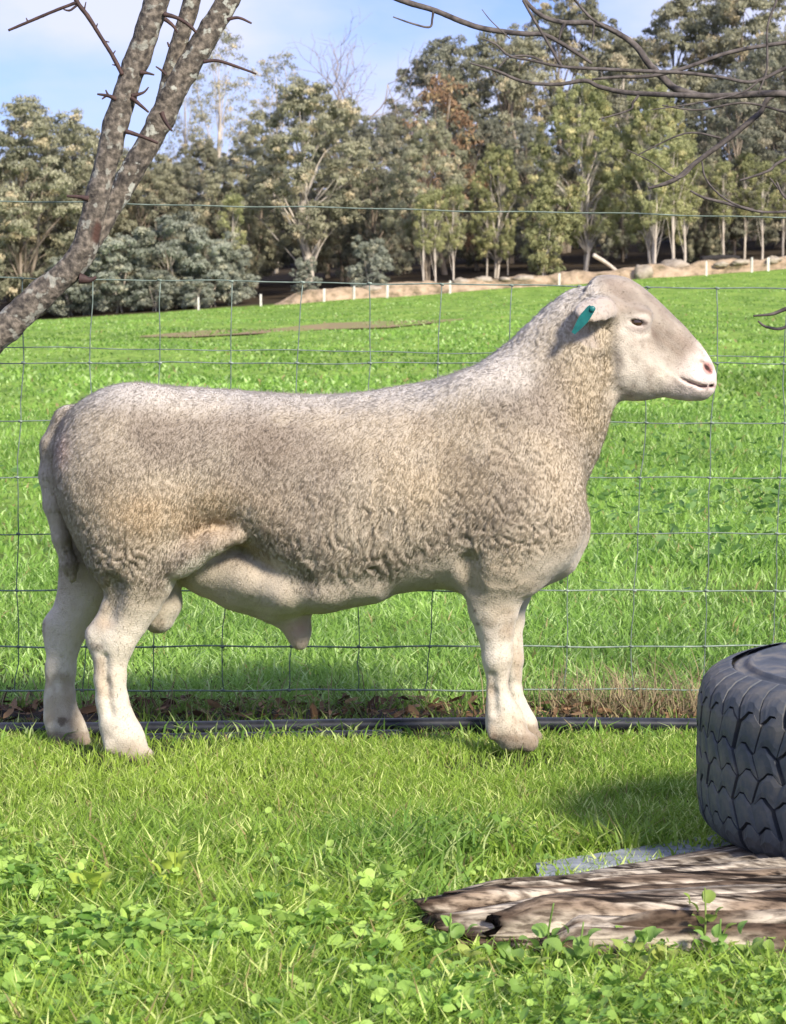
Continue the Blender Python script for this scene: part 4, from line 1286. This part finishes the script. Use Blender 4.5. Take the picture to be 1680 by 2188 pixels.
def bark_part(name, VF, lich, wound=None, parent=ltree, org=LT, mat=None):
    V, F = VF
    C = np.zeros((len(V), 3)); C[:, 0] = lich
    if wound is not None:
        wpt, wr = wound
        dd = np.linalg.norm((V - np.array(wpt)) * np.array((1, .6, .45)), axis=1) / wr
        m_ = 1 - sstep(.7, 1.0, dd + 0.25 * fbm(V * 60, 9, 2))
        C[:, 1] = m_
    return link(name, np_mesh(name, V - org, F, mat or M_bark, C, smooth=True), parent)
trunk_pts = [(-200, 1640, 44), (-205, 1300, 42), (-190, 1000, 42), (-120, 850, 41), (-40, 752, 39), (20, 695, 37), (70, 645, 36), (115, 605, 33), (158, 568, 34), (183, 525, 33), (196, 475, 31), (210, 420, 30), (226, 350, 30), (246, 275, 31), (268, 205, 29), (296, 120, 31), (322, 45, 32), (342, -25, 33), (375, -140, 32), (400, -300, 24)]
ltrunk = bark_part('trunk', px_tube(trunk_pts, 6.1, 240, 24, .22, 3), .55, (tuple(at(212, 500, 6.07)), .017))
fork_pts = [(165, 560, 26), (205, 500, 26), (240, 440, 27), (280, 370, 29), (312, 315, 30), (346, 250, 32), (385, 175, 30), (430, 95, 31), (470, 30, 29), (505, -30, 27), (560, -120, 24), (600, -260, 18)]
llimb = bark_part('limb', px_tube(fork_pts, 6.16, 160, 20, .22, 5, [0, .02, .04, .05, .05, .05, .05, .05, .05, .05, .05, .05]), 1.0)
third = [(335, 265, 18), (352, 205, 19), (368, 140, 20), (388, 75, 21), (408, 10, 22), (425, -60, 21), (450, -200, 15)]
bark_part('limb', px_tube(third, 6.22, 60, 14, .13, 6), .8)
tw = [([(262, 160, 7), (240, 118, 6.5), (215, 78, 6), (190, 38, 7), (165, 4, 7), (150, -30, 6)], 0),
      ([(170, 3, 5.5), (120, 22, 5), (70, 43, 5), (18, 65, 4)], 0), ([(168, 8, 4), (150, 22, 3.5), (136, 20, 2)], 0),
      ([(268, 280, 8), (290, 287, 6), (315, 296, 5.5), (338, 306, 4)], 0),
      ([(350, 30, 8), (378, 38, 6), (402, 52, 6), (420, 70, 4)], 0), ([(352, 40, 7), (370, 55, 5), (380, 70, 3)], .0),
      ([(485, 42, 6), (510, 38, 4.5), (538, 50, 3)], 0), ([(435, 132, 6), (465, 130, 5), (505, 142, 4.5), (548, 158, 3)], 0),
      ([(250, 212, 8), (232, 205, 5.5), (208, 201, 3)], 0), ([(232, 205, 4), (226, 192, 2)], 0), ([(228, 204, 4), (218, 212, 2)], 0),
      ([(190, 425, 10), (170, 421, 6), (143, 419, 4)], 0), ([(300, 155, 8), (314, 156, 5), (330, 160, 2.5)], 0),
      ([(280, 208, 8), (302, 226, 5), (318, 240, 3)], 0), ([(282, 205, 7), (306, 198, 4), (318, 186, 2)], 0),
      ([(355, 160, 5), (345, 150, 3.5), (333, 142, 2)], 0), ([(362, 100, 4), (358, 90, 2.5)], 0), ([(170, 595, 14), (192, 598, 9), (206, 592, 5)], 0),
      ([(240, 118, 3), (247, 108, 1.5)], 0), ([(222, 88, 3), (234, 90, 1.5)], 0), ([(205, 60, 3), (209, 50, 1.5)], 0), ([(180, 22, 3), (184, 4, 1.5)], 0), ([(250, 140, 3), (240, 138, 1.5)], 0),
      ([(60, 47, 3), (56, 38, 1.5)], 0), ([(345, 240, 8), (355, 262, 6), (368, 280, 3)], 0)]
M_twig = mat_noise('red_twig', (0.035, 0.020, 0.02), (0.085, 0.048, 0.04), 60, rough=.7)
for q_, _ in tw:
    V, F = px_tube(q_, 6.08, 6 + 5 * len(q_), 8, .12, 8)
    link('twig', np_mesh('twig', V - LT, F, M_twig, smooth=True), llimb if q_[0][0] > 325 else ltrunk)

# ---------------------------------------------------------------- overhanging bare branches on the right
RT = np.array((1.40, 6.3, 0))
rtree = empty('bare_tree', RT, 'bare tree with thin drooping twigs reaching in beside the ram\'s head', 'tree')
def zp(q_):
    return [(840 + a * .5, b_ * .5, r_) for a, b_, r_ in q_]
M_branch = mat_noise('grey_twig', (0.045, 0.038, 0.036), (0.15, 0.13, 0.12), 50, rough=.85, bump=.4, bdist=.003)
br = [
    [(2200, 520, 18), (1900, 430, 12), (1680, 402, 8), (1560, 402, 7.5), (1400, 411, 7), (1200, 406, 6), (1000, 396, 5.5), (880, 370, 5), (820, 345, 4.5), (700, 361, 4), (560, 350, 3.5), (440, 302, 3), (330, 270, 1.8)],
    [(1330, 412, 6), (1210, 380, 8), (1150, 330, 8), (1090, 270, 7.5), (1040, 200, 7), (960, 142, 6), (860, 100, 6), (730, 96, 5.5), (640, 70, 5), (580, 20, 4.5), (540, -40, 4)],
    [(2200, 420, 12), (1850, 240, 9), (1680, 292, 6), (1540, 350, 5.5), (1400, 330, 5), (1250, 312, 6), (1100, 305, 6), (900, 296, 5.5), (720, 285, 5), (600, 260, 4), (500, 240, 3.5), (440, 190, 3), (380, 165, 1.8)],
    [(2200, 350, 10), (1850, 160, 6), (1680, 182, 4.5), (1500, 210, 4.5), (1380, 242, 4.5), (1250, 290, 4.5), (1100, 325, 4), (950, 330, 3.5), (850, 340, 2.5)],
    [(850, 272, 3), (760, 210, 4.5), (650, 150, 5), (560, 145, 5.5), (400, 125, 6), (300, 95, 6), (180, 46, 6), (60, 10, 6.5), (-30, -25, 6.5)],
    [(172, 46, 4), (168, 80, 3.5), (155, 116, 3.5), (80, 100, 3), (0, 72, 2)],
    [(720, 285, 3.5), (660, 180, 3), (600, 80, 3), (555, 0, 3)],
    [(2200, 520, 12), (1680, 404, 6), (1560, 490, 6), (1450, 580, 6), (1300, 690, 5.5), (1200, 770, 5), (1090, 805, 3)],
    [(1320, 690, 3), (1340, 770, 3), (1420, 850, 3.5), (1540, 900, 4), (1680, 905, 4.5), (1900, 880, 7), (2200, 700, 12)],
    [(1270, 815, 2), (1330, 845, 3), (1420, 868, 3.5), (1540, 900, 4)],
    [(2000, 560, 6), (1680, 680, 3.5), (1600, 732, 3), (1480, 772, 2)],
    [(1660, -60, 3.5), (1640, 0, 3.5), (1600, 120, 3.5), (1598, 290, 3.5), (1560, 400, 3)],
    [(2100, 1200, 8), (1800, 1290, 6), (1680, 1320, 4.5), (1620, 1342, 3.5), (1540, 1350, 2)],
    [(1560, 1372, 2), (1600, 1398, 3), (1680, 1396, 3.5), (1800, 1290, 5)],
    [(1050, 408, 4), (1025, 440, 4), (1010, 470, 3), (880, 510, 2)],
    [(770, -10, 3), (850, 80, 3), (960, 142, 4)],
    [(735, 96, 4), (720, 130, 3.5), (708, 172, 2)], [(858, 102, 4), (856, 140, 3), (845, 185, 2)],
    [(640, 262, 3), (580, 240, 2.5), (500, 245, 2), (450, 290, 1.5)],
    [(1680, 480, 3), (1500, 440, 2.5), (1300, 470, 2), (1150, 450, 1.5)],
    [(1560, 350, 3), (1480, 400, 3), (1300, 440, 2.5), (1100, 470, 1.5)],
    [(1400, 590, 2.5), (1250, 570, 2), (1050, 660, 1.5)], [(1300, 690, 2), (1220, 760, 2), (1100, 690, 1.5), (1000, 640, 1.2)],
    [(500, 165, 2), (420, 90, 1.6), (380, 40, 1.2)], [(1640, 780, 2.4), (1700, 860, 3), (1900, 880, 5)], [(1610, 760, 1.5), (1650, 810, 2), (1700, 860, 2)]]
for i, q_ in enumerate(br):
    V, F = px_tube(zp(q_), 6.3 + 0.08 * math.sin(i * 2.1), 8 * len(q_), 7, .10, i)
    link('branch', np_mesh('branch', V - RT, F, M_branch, smooth=True), rtree)
tz = at(840 + 1100, 260, 6.3)
V, F = tube(*resample([(1.45, 6.3, -.1), (1.43, 6.3, .4), (1.34, 6.3, .8), (tz.x, 6.3, tz.z), (tz.x + .05, 6.3, tz.z + .5)], [.075, .06, .045, .028, .012], 40), 12, bump=.12)
link('trunk', np_mesh('trunk', V - RT, F, M_branch, smooth=True), rtree)

# ---------------------------------------------------------------- gum trees at the paddock edge
def leaf_cards(ctr, outw, ln, wd, cols):
    n = len(ctr)
    nn = outw + 0.75 * rng.randn(n, 3); nn /= np.linalg.norm(nn, axis=1)[:, None]
    a = np.tile(np.array((0, 0, -1.0)), (n, 1)) + 0.9 * rng.randn(n, 3)
    a -= nn * np.sum(a * nn, 1)[:, None]; a /= np.linalg.norm(a, axis=1)[:, None]
    b = np.cross(nn, a)
    V = np.stack([ctr - a * ln[:, None], ctr - b * wd[:, None] + a * (ln * .1)[:, None], ctr + a * ln[:, None], ctr + b * wd[:, None] + a * (ln * .1)[:, None]], 1).reshape(-1, 3)
    F = np.arange(4 * n).reshape(n, 4)
    return V, F, np.repeat(cols, 4, 0)

def make_gum(H, W, u0, nl, nc, nleaf, pal, lobe_r, bark, trunk_r=0.02, forks=1, env=0.7, seed=1, lsize=1.0, lean=0.0, crad=(.34, .62)):
    """returns (crown mesh, trunk mesh) of a gum tree standing at the origin"""
    r_ = np.random.RandomState(seed)
    lobes = []
    for i in range(nl):
        u = u0 + (1 - u0) * ((i + r_.rand()) / nl)
        t = (u - u0) / (1 - u0)
        e = W / 2 * (math.sin(math.pi * (0.12 + 0.83 * t)) ** env)
        rr = lobe_r * (0.7 + 0.6 * r_.rand())
        an = i * 2.399 + r_.rand()
        rad_ = max(e - rr * .6, 0) * math.sqrt(0.25 + 0.75 * r_.rand())
        zt = u * H - rr * 0.8
        lobes.append((np.array((rad_ * math.cos(an) + lean * zt, rad_ * math.sin(an), max(zt, rr * .8))), rr))
    tr = []
    top = H * 0.86
    for f in range(forks):
        an = 6.283 * f / forks + r_.rand()
        sp = 0 if forks == 1 else W * 0.13
        pts = [(0.25 * math.cos(an) * (forks > 1), 0.25 * math.sin(an) * (forks > 1), -.4)]
        for q_ in (0.15, 0.35, 0.55, 0.75, 1.0):
            pts.append((sp * q_ * math.cos(an) + 0.012 * H * r_.randn() + lean * top * q_, sp * q_ * math.sin(an) + 0.012 * H * r_.randn(), top * q_))
        R0 = trunk_r * H / (forks ** .5)
        P2, r2 = resample(pts, [R0 * 1.15, R0, R0 * .8, R0 * .6, R0 * .38, R0 * .12], 14)
        tr.append(tube(P2, r2, 8, bump=.12, seed=seed))
        main = P2
    for c, rr in lobes:
        k = int(np.clip((c[2] - 0.28 * H * (0.6 + .4 * r_.rand())) / top * 13, 2, 12))
        a = main[k]
        mid = (a + c) / 2 + np.array((0, 0, .04 * H)) + 0.02 * H * r_.randn(3)
        P2, r2 = resample([a, mid, c], [trunk_r * H * .24, trunk_r * H * .14, trunk_r * H * .05], 6)
        tr.append(tube(P2, r2, 6))
    TV, TF = cat(tr)
    pos, outs, cl_ = [], [], []
    p0, p1, p2 = [np.array(c) for c in pal]
    for c, rr in lobes:
        lc = r_.rand()
        for j in range(nc):
            d = r_.randn(3); d[2] = d[2] * .8 + 0.35; d /= np.linalg.norm(d)
            cc_ = c + d * rr * np.array((1, 1, .8)) * (0.55 + .5 * r_.rand())
            cr = crad[0] + (crad[1] - crad[0]) * r_.rand()
            m = int(nleaf * (0.7 + .6 * r_.rand()))
            o_ = r_.randn(m, 3); o_ /= np.linalg.norm(o_, axis=1)[:, None]
            o_[:, 2] = np.abs(o_[:, 2]) * np.where(r_.rand(m) < .8, 1, -1)
            pp = cc_ + o_ * cr * np.array((1, 1, .7)) * (r_.rand(m, 1) ** .45)
            pos.append(pp); outs.append(o_ * .8 + d * .7)
            t = np.clip(0.5 * lc + 0.5 * r_.rand(), 0, 1)
            base = p0 * (1 - t) + p1 * t
            if r_.rand() < .10: base = p2
            cl_.append(base * (0.75 + .5 * r_.rand(m, 1)))
    pos, outs, cl_ = np.concatenate(pos), np.concatenate(outs), np.concatenate(cl_)
    k = pos[:, 2] > 0.15
    pos, outs, cl_ = pos[k], outs[k], cl_[k]
    n = len(pos)
    V, F, C = leaf_cards(pos, outs, lsize * (.09 + .07 * rng.rand(n)), lsize * (.036 + .026 * rng.rand(n)), cl_)
    return np_mesh('crown', V, F, M_leaf, C), np_mesh('trunk', TV, TF, bark, smooth=True)

OL = ((0.19, 0.198, 0.132), (0.458, 0.443, 0.298), (0.581, 0.506, 0.338))      # olive
BR = ((0.198, 0.221, 0.099), (0.509, 0.514, 0.247), (0.594, 0.55, 0.279))      # bright yellow-green
GY = ((0.209, 0.234, 0.184), (0.445, 0.468, 0.369), (0.506, 0.5, 0.369))      # grey-green
DK = ((0.157, 0.174, 0.128), (0.386, 0.377, 0.275), (0.478, 0.437, 0.313))      # dark
RU = ((0.25, 0.155, 0.085), (0.45, 0.31, 0.19), (0.36, 0.27, 0.14))              # rusty, dying
protos = {
    'olive': make_gum(15, 13, .22, 38, 15, 84, OL, 1.5, M_gumbark, .020, 2, seed=11),
    'olive2': make_gum(15, 12, .34, 36, 15, 84, OL, 1.4, M_palebark, .022, 1, seed=12),
    'bright': make_gum(15, 13, .24, 36, 15, 84, BR, 1.45, M_palebark, .020, 2, seed=13),
    'bushy': make_gum(14, 13, .05, 50, 17, 84, OL, 1.5, M_gumbark, .016, 3, seed=14, env=.5),
    'shrub': make_gum(5, 5.2, .06, 20, 13, 60, GY, .8, M_palebark, .016, 3, seed=15, env=.5, lsize=.85, crad=(.22, .42)),
    'sparse': make_gum(20, 8.5, .45, 22, 9, 30, OL, 1.15, M_palebark, .012, 1, seed=16, env=.6, crad=(.4, .8)),
    'pole': make_gum(12, 4.6, .42, 15, 11, 38, BR, .85, M_palebark, .0135, 1, seed=17, env=.6),
    'dark': make_gum(15, 13, .12, 40, 17, 84, DK, 1.6, M_gumbark, .018, 2, seed=18),
    'rusty': make_gum(9, 4.5, .25, 14, 8, 26, RU, .75, M_gumbark, .016, 1, seed=19, env=.6),
    'small': make_gum(6, 4.2, .18, 16, 12, 40, BR, .75, M_palebark, .016, 2, seed=20, env=.6, crad=(.25, .45)),
}
PH = {'olive': 15, 'olive2': 15, 'bright': 15, 'bushy': 14, 'shrub': 5, 'sparse': 20, 'pole': 12, 'dark': 15, 'rusty': 9, 'small': 6}
def place(kind, px, top, Y, wx, label, name='gum_tree', group=None, catg='tree'):
    b_ = at(px, 640, Y)
    z = float(gz(b_.x, Y))
    H = at(px, top, Y).z - z
    s = H / PH[kind] * 1.0
    e = empty(name, (b_.x, Y, z), label, catg, group)
    e.rotation_euler = (0, 0, rng.rand() * 6.283)
    e.scale = (s * wx, s * wx, s)
    cm, tm = protos[kind]
    link('crown', cm, e); link('trunk', tm, e)
    return e
G1, G2 = 'gum trees along the paddock edge', 'gum trees in the wood behind'
place('bushy', 60, 205, 184, 1.0, 'wide bushy olive gum tree with foliage to the ground, behind the leaning tree', group=G1)
place('bushy', -130, 250, 186, 1.0, 'bushy olive gum tree at the very end of the tree line', group=G1)
place('olive', 235, 300, 196, .85, 'olive gum tree behind the leaning trunk, beside the widest bushy gum', group=G1)
place('dark', 385, 335, 192, .8, 'dark gum tree standing above the grey-green shrubs', group=G1)
place('olive2', 655, 158, 187, .95, 'tall round-crowned gum tree with pale forking trunk above the ram\'s back', group=G1)
place('dark', 800, 245, 193, .75, 'dark narrow gum tree filling the gap beside the round-crowned gum', group=G1)
place('olive', 915, 240, 184, .62, 'grey-brown gum tree with pale stems next to the rusty-leaved tree', group=G1)
place('bright', 1250, 150, 189, .75, 'bright green gum tree directly above the ram\'s head', group=G1)
place('bright', 1395, 175, 187, .68, 'bright green gum tree rising over the pale slender stems', group=G1)
place('dark', 1565, 150, 196, .85, 'dark gum tree behind the drooping bare twigs', group=G1)
place('small', 1165, 395, 181, .85, 'small light green gum sapling tree before the dark wood', group=G1)
place('rusty', 955, 150, 201, .0 + .95, 'dying tree with rusty orange foliage standing among green gums', 'dying_tree', catg='tree')
for px, top, Y, w_ in ((470, 35, 216, .75), (590, 95, 222, .8), (400, 130, 224, .8)):
    place('sparse', px, top, Y, w_, 'tall sparse gum tree with sky showing through its thin crown', group=G2)
for px, top, Y in ((1400, 300, 181.5), (1438, 270, 182.5), (1462, 290, 184)):
    place('pole', px, top, Y, .8, 'slender pale-stemmed gum with a high tuft of leaves beside the boulder', group='slender gums by the boulder')
for px, top, Y in ((905, 400, 180.5), (930, 390, 181), (968, 380, 182), (498, 400, 183))\
  :
    place('pole', px, top, Y, .7, 'slender pale-stemmed gum standing clear of the dark wood over the bank', group='slender gums over the bank')
for px, top, Y in ((1545, 330, 190), (1590, 310, 193), (1628, 330, 189), (1672, 320, 192), (1040, 420, 190), (1085, 430, 194)):
    place('pole', px, top, Y, .75, 'slender gum stem standing at the edge of the dark wood', group='slender gums in the dark wood')
place('bushy', 165, 262, 190, .85, 'pale olive bushy gum squeezed between the widest bushy gum and the leaning tree', group=G1)
place('bushy', 320, 318, 189, .75, 'pale bushy gum filling the gap between the leaning tree and the dark gum', group=G1)
place('bushy', 490, 345, 190, .7, 'low olive bushy gum beside the round-crowned gum and the shrubs', group=G1)
place('olive', 545, 255, 200, .7, 'olive gum tree right behind the low bushy gum by the round-crowned gum', group=G1)
place('olive', 425, 285, 203, .75, 'olive gum tree rising behind the dark gum and the shrubs', group=G1)
place('olive', 735, 205, 199, .75, 'olive gum tree under the bare dead tree', group=G1)
place('bright', 1060, 300, 190, .6, 'yellow-green gum tree between the rusty tree and the sapling', group=G1)
place('bushy', 1500, 330, 192, .6, 'pale bushy gum behind the slender stems, under the drooping twigs', group=G1)
FRONT = ((60, 'the widest bushy gum'), (235, 'the leaning tree'), (420, 'the grey-green shrubs'), (655, 'the round-crowned gum'), (800, 'the dark narrow gum'), (955, 'the rusty dying tree'), (1100, 'the small sapling'), (1250, 'the bright gum above the ram\'s head'), (1395, 'the slender pale stems'), (1565, 'the drooping twigs'), (1700, 'the tyre end of the paddock'))
for kind, px, top, Y, w_ in (('dark', 960, 70, 218, .85), ('olive', 1090, 45, 212, .85), ('olive', 1210, -30, 224, .8), ('olive2', 1330, 60, 208, .8), ('dark', 1020, 230, 204, .7),
                             ('olive', 1470, -40, 226, .85), ('dark', 1660, 60, 206, .8), ('olive', 1600, -60, 222, .85), ('olive2', 1740, 20, 212, .9), ('dark', 1130, 250, 200, .7), ('dark', 1330, 260, 202, .7),
                             ('dark', 700, 320, 208, .9), ('dark', 540, 380, 206, .9), ('dark', 250, 400, 210, .9), ('olive', 860, 235, 206, .7), ('dark', 60, 330, 206, 1.), ('dark', 1480, 260, 204, .7), ('olive', -260, 200, 205, 1.), ('olive', 1900, 60, 200, 1.)):
    place(kind, px, top, Y, w_, {'dark': 'dark', 'olive': 'olive', 'olive2': 'pale-stemmed olive'}[kind] + ' gum tree in the wood behind ' + min(FRONT, key=lambda q: abs(q[0] - px))[1], group=G2)
for kind, px, top, Y in [('dark', p_, 400 + 40 * math.sin(p_), 232 + 6 * math.cos(p_ * 3)) for p_ in range(-200, 1950, 110)]:
    place('bushy' if px % 220 else 'dark', px, top, Y, 1.15, 'far gum tree deep in the shaded wood', group='gum trees deep in the wood')
for i, px in enumerate(list(range(-1500, -300, 130)) + list(range(1950, 3100, 130))):
    place(('bushy', 'olive', 'dark')[i % 3], px, 190 + 70 * math.sin(px), 188 + 12 * math.cos(px * 2), 1.0, 'gum tree in the tree line running on past the ends of the wood', group='gum trees past the ends of the wood')
for px, top, Y, w_ in ((255, 480, 179.5, 1.1), (372, 445, 180.5, .95), (455, 490, 180, 1.0), (330, 570, 178, 1.2), (505, 520, 181, .8), (150, 540, 180, 1.1), (420, 590, 177.5, 1.3)):
    place('shrub', px, top, Y, w_, ('tallest pale' if top == 445 else 'low rounded' if top > 550 else 'narrow' if w_ < .9 else 'broad' if px < 200 else 'full round' if px < 300 else 'mid-sized') + ' grey-green gum shrub below the dark gum by the leaning tree', 'gum_shrub', 'grey-green shrubs at the paddock edge', 'shrub')
place('shrub', 790, 500, 181, .85, 'grey-green shrub between the round-crowned gum and the pale stems', 'gum_shrub', None, 'shrub')
place('shrub', 655, 545, 182, .75, 'small grey-green shrub at the foot of the round-crowned gum', 'gum_shrub', None, 'shrub')

# bare dead tree against the sky
def dead_tree():
    Y = 214
    b_ = at(735, 640, Y); z = float(gz(b_.x, Y)); H = at(735, 45, Y).z - z
    e = empty('dead_tree', (b_.x, Y, z), 'leafless dead tree with fine grey twigs against the sky', 'tree')
    parts = []
    r_ = np.random.RandomState(5)
    def grow(p, d, ln, r, lv):
        d = d / np.linalg.norm(d)
        q = p + d * ln * .5 + 0.06 * ln * r_.randn(3); e2 = p + d * ln + 0.1 * ln * r_.randn(3)
        P2, r2 = resample([p, q, e2], [r, r * .8, r * .6], 6)
        parts.append(tube(P2, r2, 6))
        if lv == 0: return
        for k in range(3 if lv > 1 else 2):
            nd_ = d + 0.62 * r_.randn(3) + np.array((0, 0, .12))
            grow(e2 if k < 2 else q, nd_, ln * (.62 + .2 * r_.rand()), r * .58, lv - 1)
    grow(np.array((0, 0, -.3)), np.array((.02, 0, 1.0)), H * .42, .19, 0)
    top = np.array((0.02 * H * .42, 0, H * .41))
    for k in range(4):
        grow(top, np.array((math.cos(k * 1.6) * .45, math.sin(k * 1.6) * .45, 1.0)), H * .22, .11, 4)
    V, F = cat(parts[:1]); link('trunk', np_mesh('trunk', V, F, M_gumbark, smooth=True), e)
    V, F = cat(parts[1:]); link('crown', np_mesh('crown', V, F, M_gumbark, smooth=True), e)
dead_tree()

# white fence posts on the paddock edge
for px, pt, pb in ((558, 667, 697), (693, 655, 688), (757, 650, 684), (828, 640, 676), (962, 622, 661), (1195, 600, 636), (1510, 558, 597), (1607, 550, 591), (1642, 556, 588), (425, 672, 700)):
    Y = 171.5
    a, b_ = at(px, pt, Y), at(px, pb, Y)
    z = float(gz(a.x, Y))
    hgt = max(a.z - z, .8)
    m_ = []
    V = []
    for zz, s in ((-.3, .065), (hgt * .97, .06), (hgt, .045)):
        for sx2, sy2 in ((-1, -1), (1, -1), (1, 1), (-1, 1)):
            V.append((sx2 * s + .02 * rng.randn() * (zz > 0), sy2 * s, zz))
    F = [(4 * i + j, 4 * i + (j + 1) % 4, 4 * i + 4 + (j + 1) % 4, 4 * i + 4 + j) for i in range(2) for j in range(4)] + [(0, 3, 2, 1), (8, 9, 10, 11)]
    o = link('fence_post', np_mesh('fence_post', np.array(V), np.array(F), M_white), loc=(a.x, Y, z))
    tag(o, 'short white fence post in front of the pale earth bank', 'fence post', 'white posts along the bank')

# boulders and fallen logs on the bank
def rock(px, Y, dz, sx, sy, sz, label, seed, mat=M_rock, name='boulder', catg='boulder', group=None):
    V, F = lathe_ball((0, 0, 0), 1, 1, 1, 1, 20)
    nn = fbm(V * 1.4, seed, 3)
    V = V * (1 + .55 * nn + .2 * noise(V * 3.1, seed + 2))[:, None] * np.array((sx, sy, sz))
    b_ = at(px, 640, Y)
    o = link(name, np_mesh(name, V, F, mat, smooth=True), loc=(b_.x, Y, float(gz(b_.x, Y)) + dz))
    return tag(o, label, catg, group)
rock(1440, 177, .62, .95, .7, .55, 'large pale boulder lying beside the slender pale gum stems', 3)
rock(1375, 173.6, .35, .55, .5, .55, 'squat tan boulder on the bank just past the ram\'s head', 4)
for k, px in enumerate((735, 800, 985, 1030, 1080, 1120, 1540, 1580, 1655)):
    rock(px, 174.3, .62, .3 + .3 * rng.rand(), .3, .14 + .12 * rng.rand(), 'small pale stone on top of the earth bank', 10 + k, group='stones on the bank')
def fallen(px0, py0, px1, py1, Y, r0, r1, label, mat=M_palebark):
    a, b_ = np.array(at(px0, py0, Y)), np.array(at(px1, py1, Y + .8))
    for q in (a, b_):
        q[2] = max(q[2], float(gz(q[0], q[1])) + .2)
    P2, r2 = resample([a, (a + b_) / 2 + np.array((0, 0, .1)), b_], [r0, (r0 + r1) / 2, r1], 12)
    V, F = tube(P2, r2, 8, bump=.2)
    o = link('fallen_log', np_mesh('fallen_log', V - a, F, mat, smooth=True), loc=a)
    tag(o, label, 'log')
fallen(880, 640, 1060, 612, 174.8, .20, .10, 'pale fallen log stretched along the top of the bank')
fallen(1268, 545, 1330, 590, 175.5, .14, .09, 'pale broken branch leaning down behind the ram\'s poll')
fallen(1500, 556, 1580, 552, 178, .22, .16, 'dark charred log lying at the edge of the dark wood', mat_noise('charred_wood', (.012, .011, .011), (.04, .036, .034), 8, rough=.9))

# ---------------------------------------------------------------- leafy weeds in the lawn
def weed(px, py, hgt, nl, lsz, colr, label, spread=.5):
    p = ground_at(px, py)
    e = empty('weed_plant', p, label, 'weed', 'leafy weeds in the lawn')
    r_ = np.random.RandomState(int(px))
    stem, _ = resample([(0, 0, -.004), (.004 * r_.randn(), .004 * r_.randn(), hgt * .5), (.012 * r_.randn(), .01 * r_.randn(), hgt)], [.002] * 3, 8)
    V, F = tube(stem, np.linspace(.0022, .0012, 8), 6)
    link('stem', np_mesh('stem', V, F, M_weed, np.tile(np.array(colr) * .9, (len(V), 1)), smooth=True), e)
    nu, nv = 6, 5
    LV = []
    for i in range(nu):
        u = i / (nu - 1)
        wv_ = math.sin(math.pi * (0.08 + .90 * u)) ** .6 * .46
        for j in range(nv):
            v = j / (nv - 1) * 2 - 1
            LV.append((u, v * wv_, .16 * math.sin(u * 2.6) - .25 * u * u + .14 * abs(v) * wv_ * 2))
    LF = [(i * nv + j, (i + 1) * nv + j, (i + 1) * nv + j + 1, i * nv + j + 1) for i in range(nu - 1) for j in range(nv - 1)]
    nl = int(nl * 1.5)
    for k in range(nl):
        t = (k + .8) / nl
        s = lsz * (1.15 - .5 * t) * (.8 + .4 * r_.rand())
        me = np_mesh('leaf', np.array(LV) * s, np.array(LF), M_weed, np.tile(np.array(colr) * (.85 + .3 * r_.rand()), (len(LV), 1)), smooth=True)
        oa = k * 2.4 + r_.rand()
        orr = hgt * spread * .55 * r_.rand()
        sp_ = stem[int(t * 7)]
        o = link('leaf', me, e, (sp_[0] + orr * math.cos(oa), sp_[1] + orr * math.sin(oa), sp_[2] * (.55 + .45 * r_.rand())))
        o.rotation_euler = (r_.randn() * .3, -R(20 + 40 * spread * r_.rand() + 25 * t), oa)
LIME = (0.42, 0.54, 0.08); GRN = (0.24, 0.40, 0.09)
weed(185, 1985, .115, 15, .036, LIME, 'lime green leafy weed with upright curled leaves in the lawn', .9)
weed(375, 1965, .11, 14, .034, LIME, 'lime green leafy weed, narrower, growing beside another lime weed', .9)
weed(1495, 2060, .105, 12, .030, (0.27, 0.38, .08), 'pale green leafy weed growing up against the split log', .7)
weed(1170, 2075, .10, 7, .030, GRN, 'green round-leaved weed in front of the log crack', .7)
weed(955, 2075, .085, 10, .028, GRN, 'green leafy weed hiding the broken end of the split log', .8)
weed(1090, 2120, .06, 12, .030, GRN, 'low clump of green leaves below the broken log end', .8)
weed(1380, 2080, .06, 10, .03, GRN, 'low green leafy weed at the foot of the split log', .8)
weed(1000, 1840, .06, 10, .028, GRN, 'green leafy weed in the lawn behind the log end', .8)
weed(560, 2010, .05, 8, .03, (.2, .34, .09), 'pale broad-leaved weed in the middle of the lawn', .7)
for wx_, wy_ in ((1010, 2100), (1125, 2105), (1235, 2095), (1440, 2105), (1540, 2085), (1600, 2110), (1655, 2090), (1340, 2120)):
    weed(wx_, wy_, .035 + .05 * rng.rand(), 11, .026 + .01 * rng.rand(), (0.22 + .14 * rng.rand(), 0.42, .10), 'fresh green leafy weed crowding the front edge of the split log' if wx_ > 1200 else 'fresh green leafy weed crowding the broken end of the split log', .9)
weed(250, 2080, .05, 9, .03, GRN, 'low green weed in front of the lime weeds', .7)
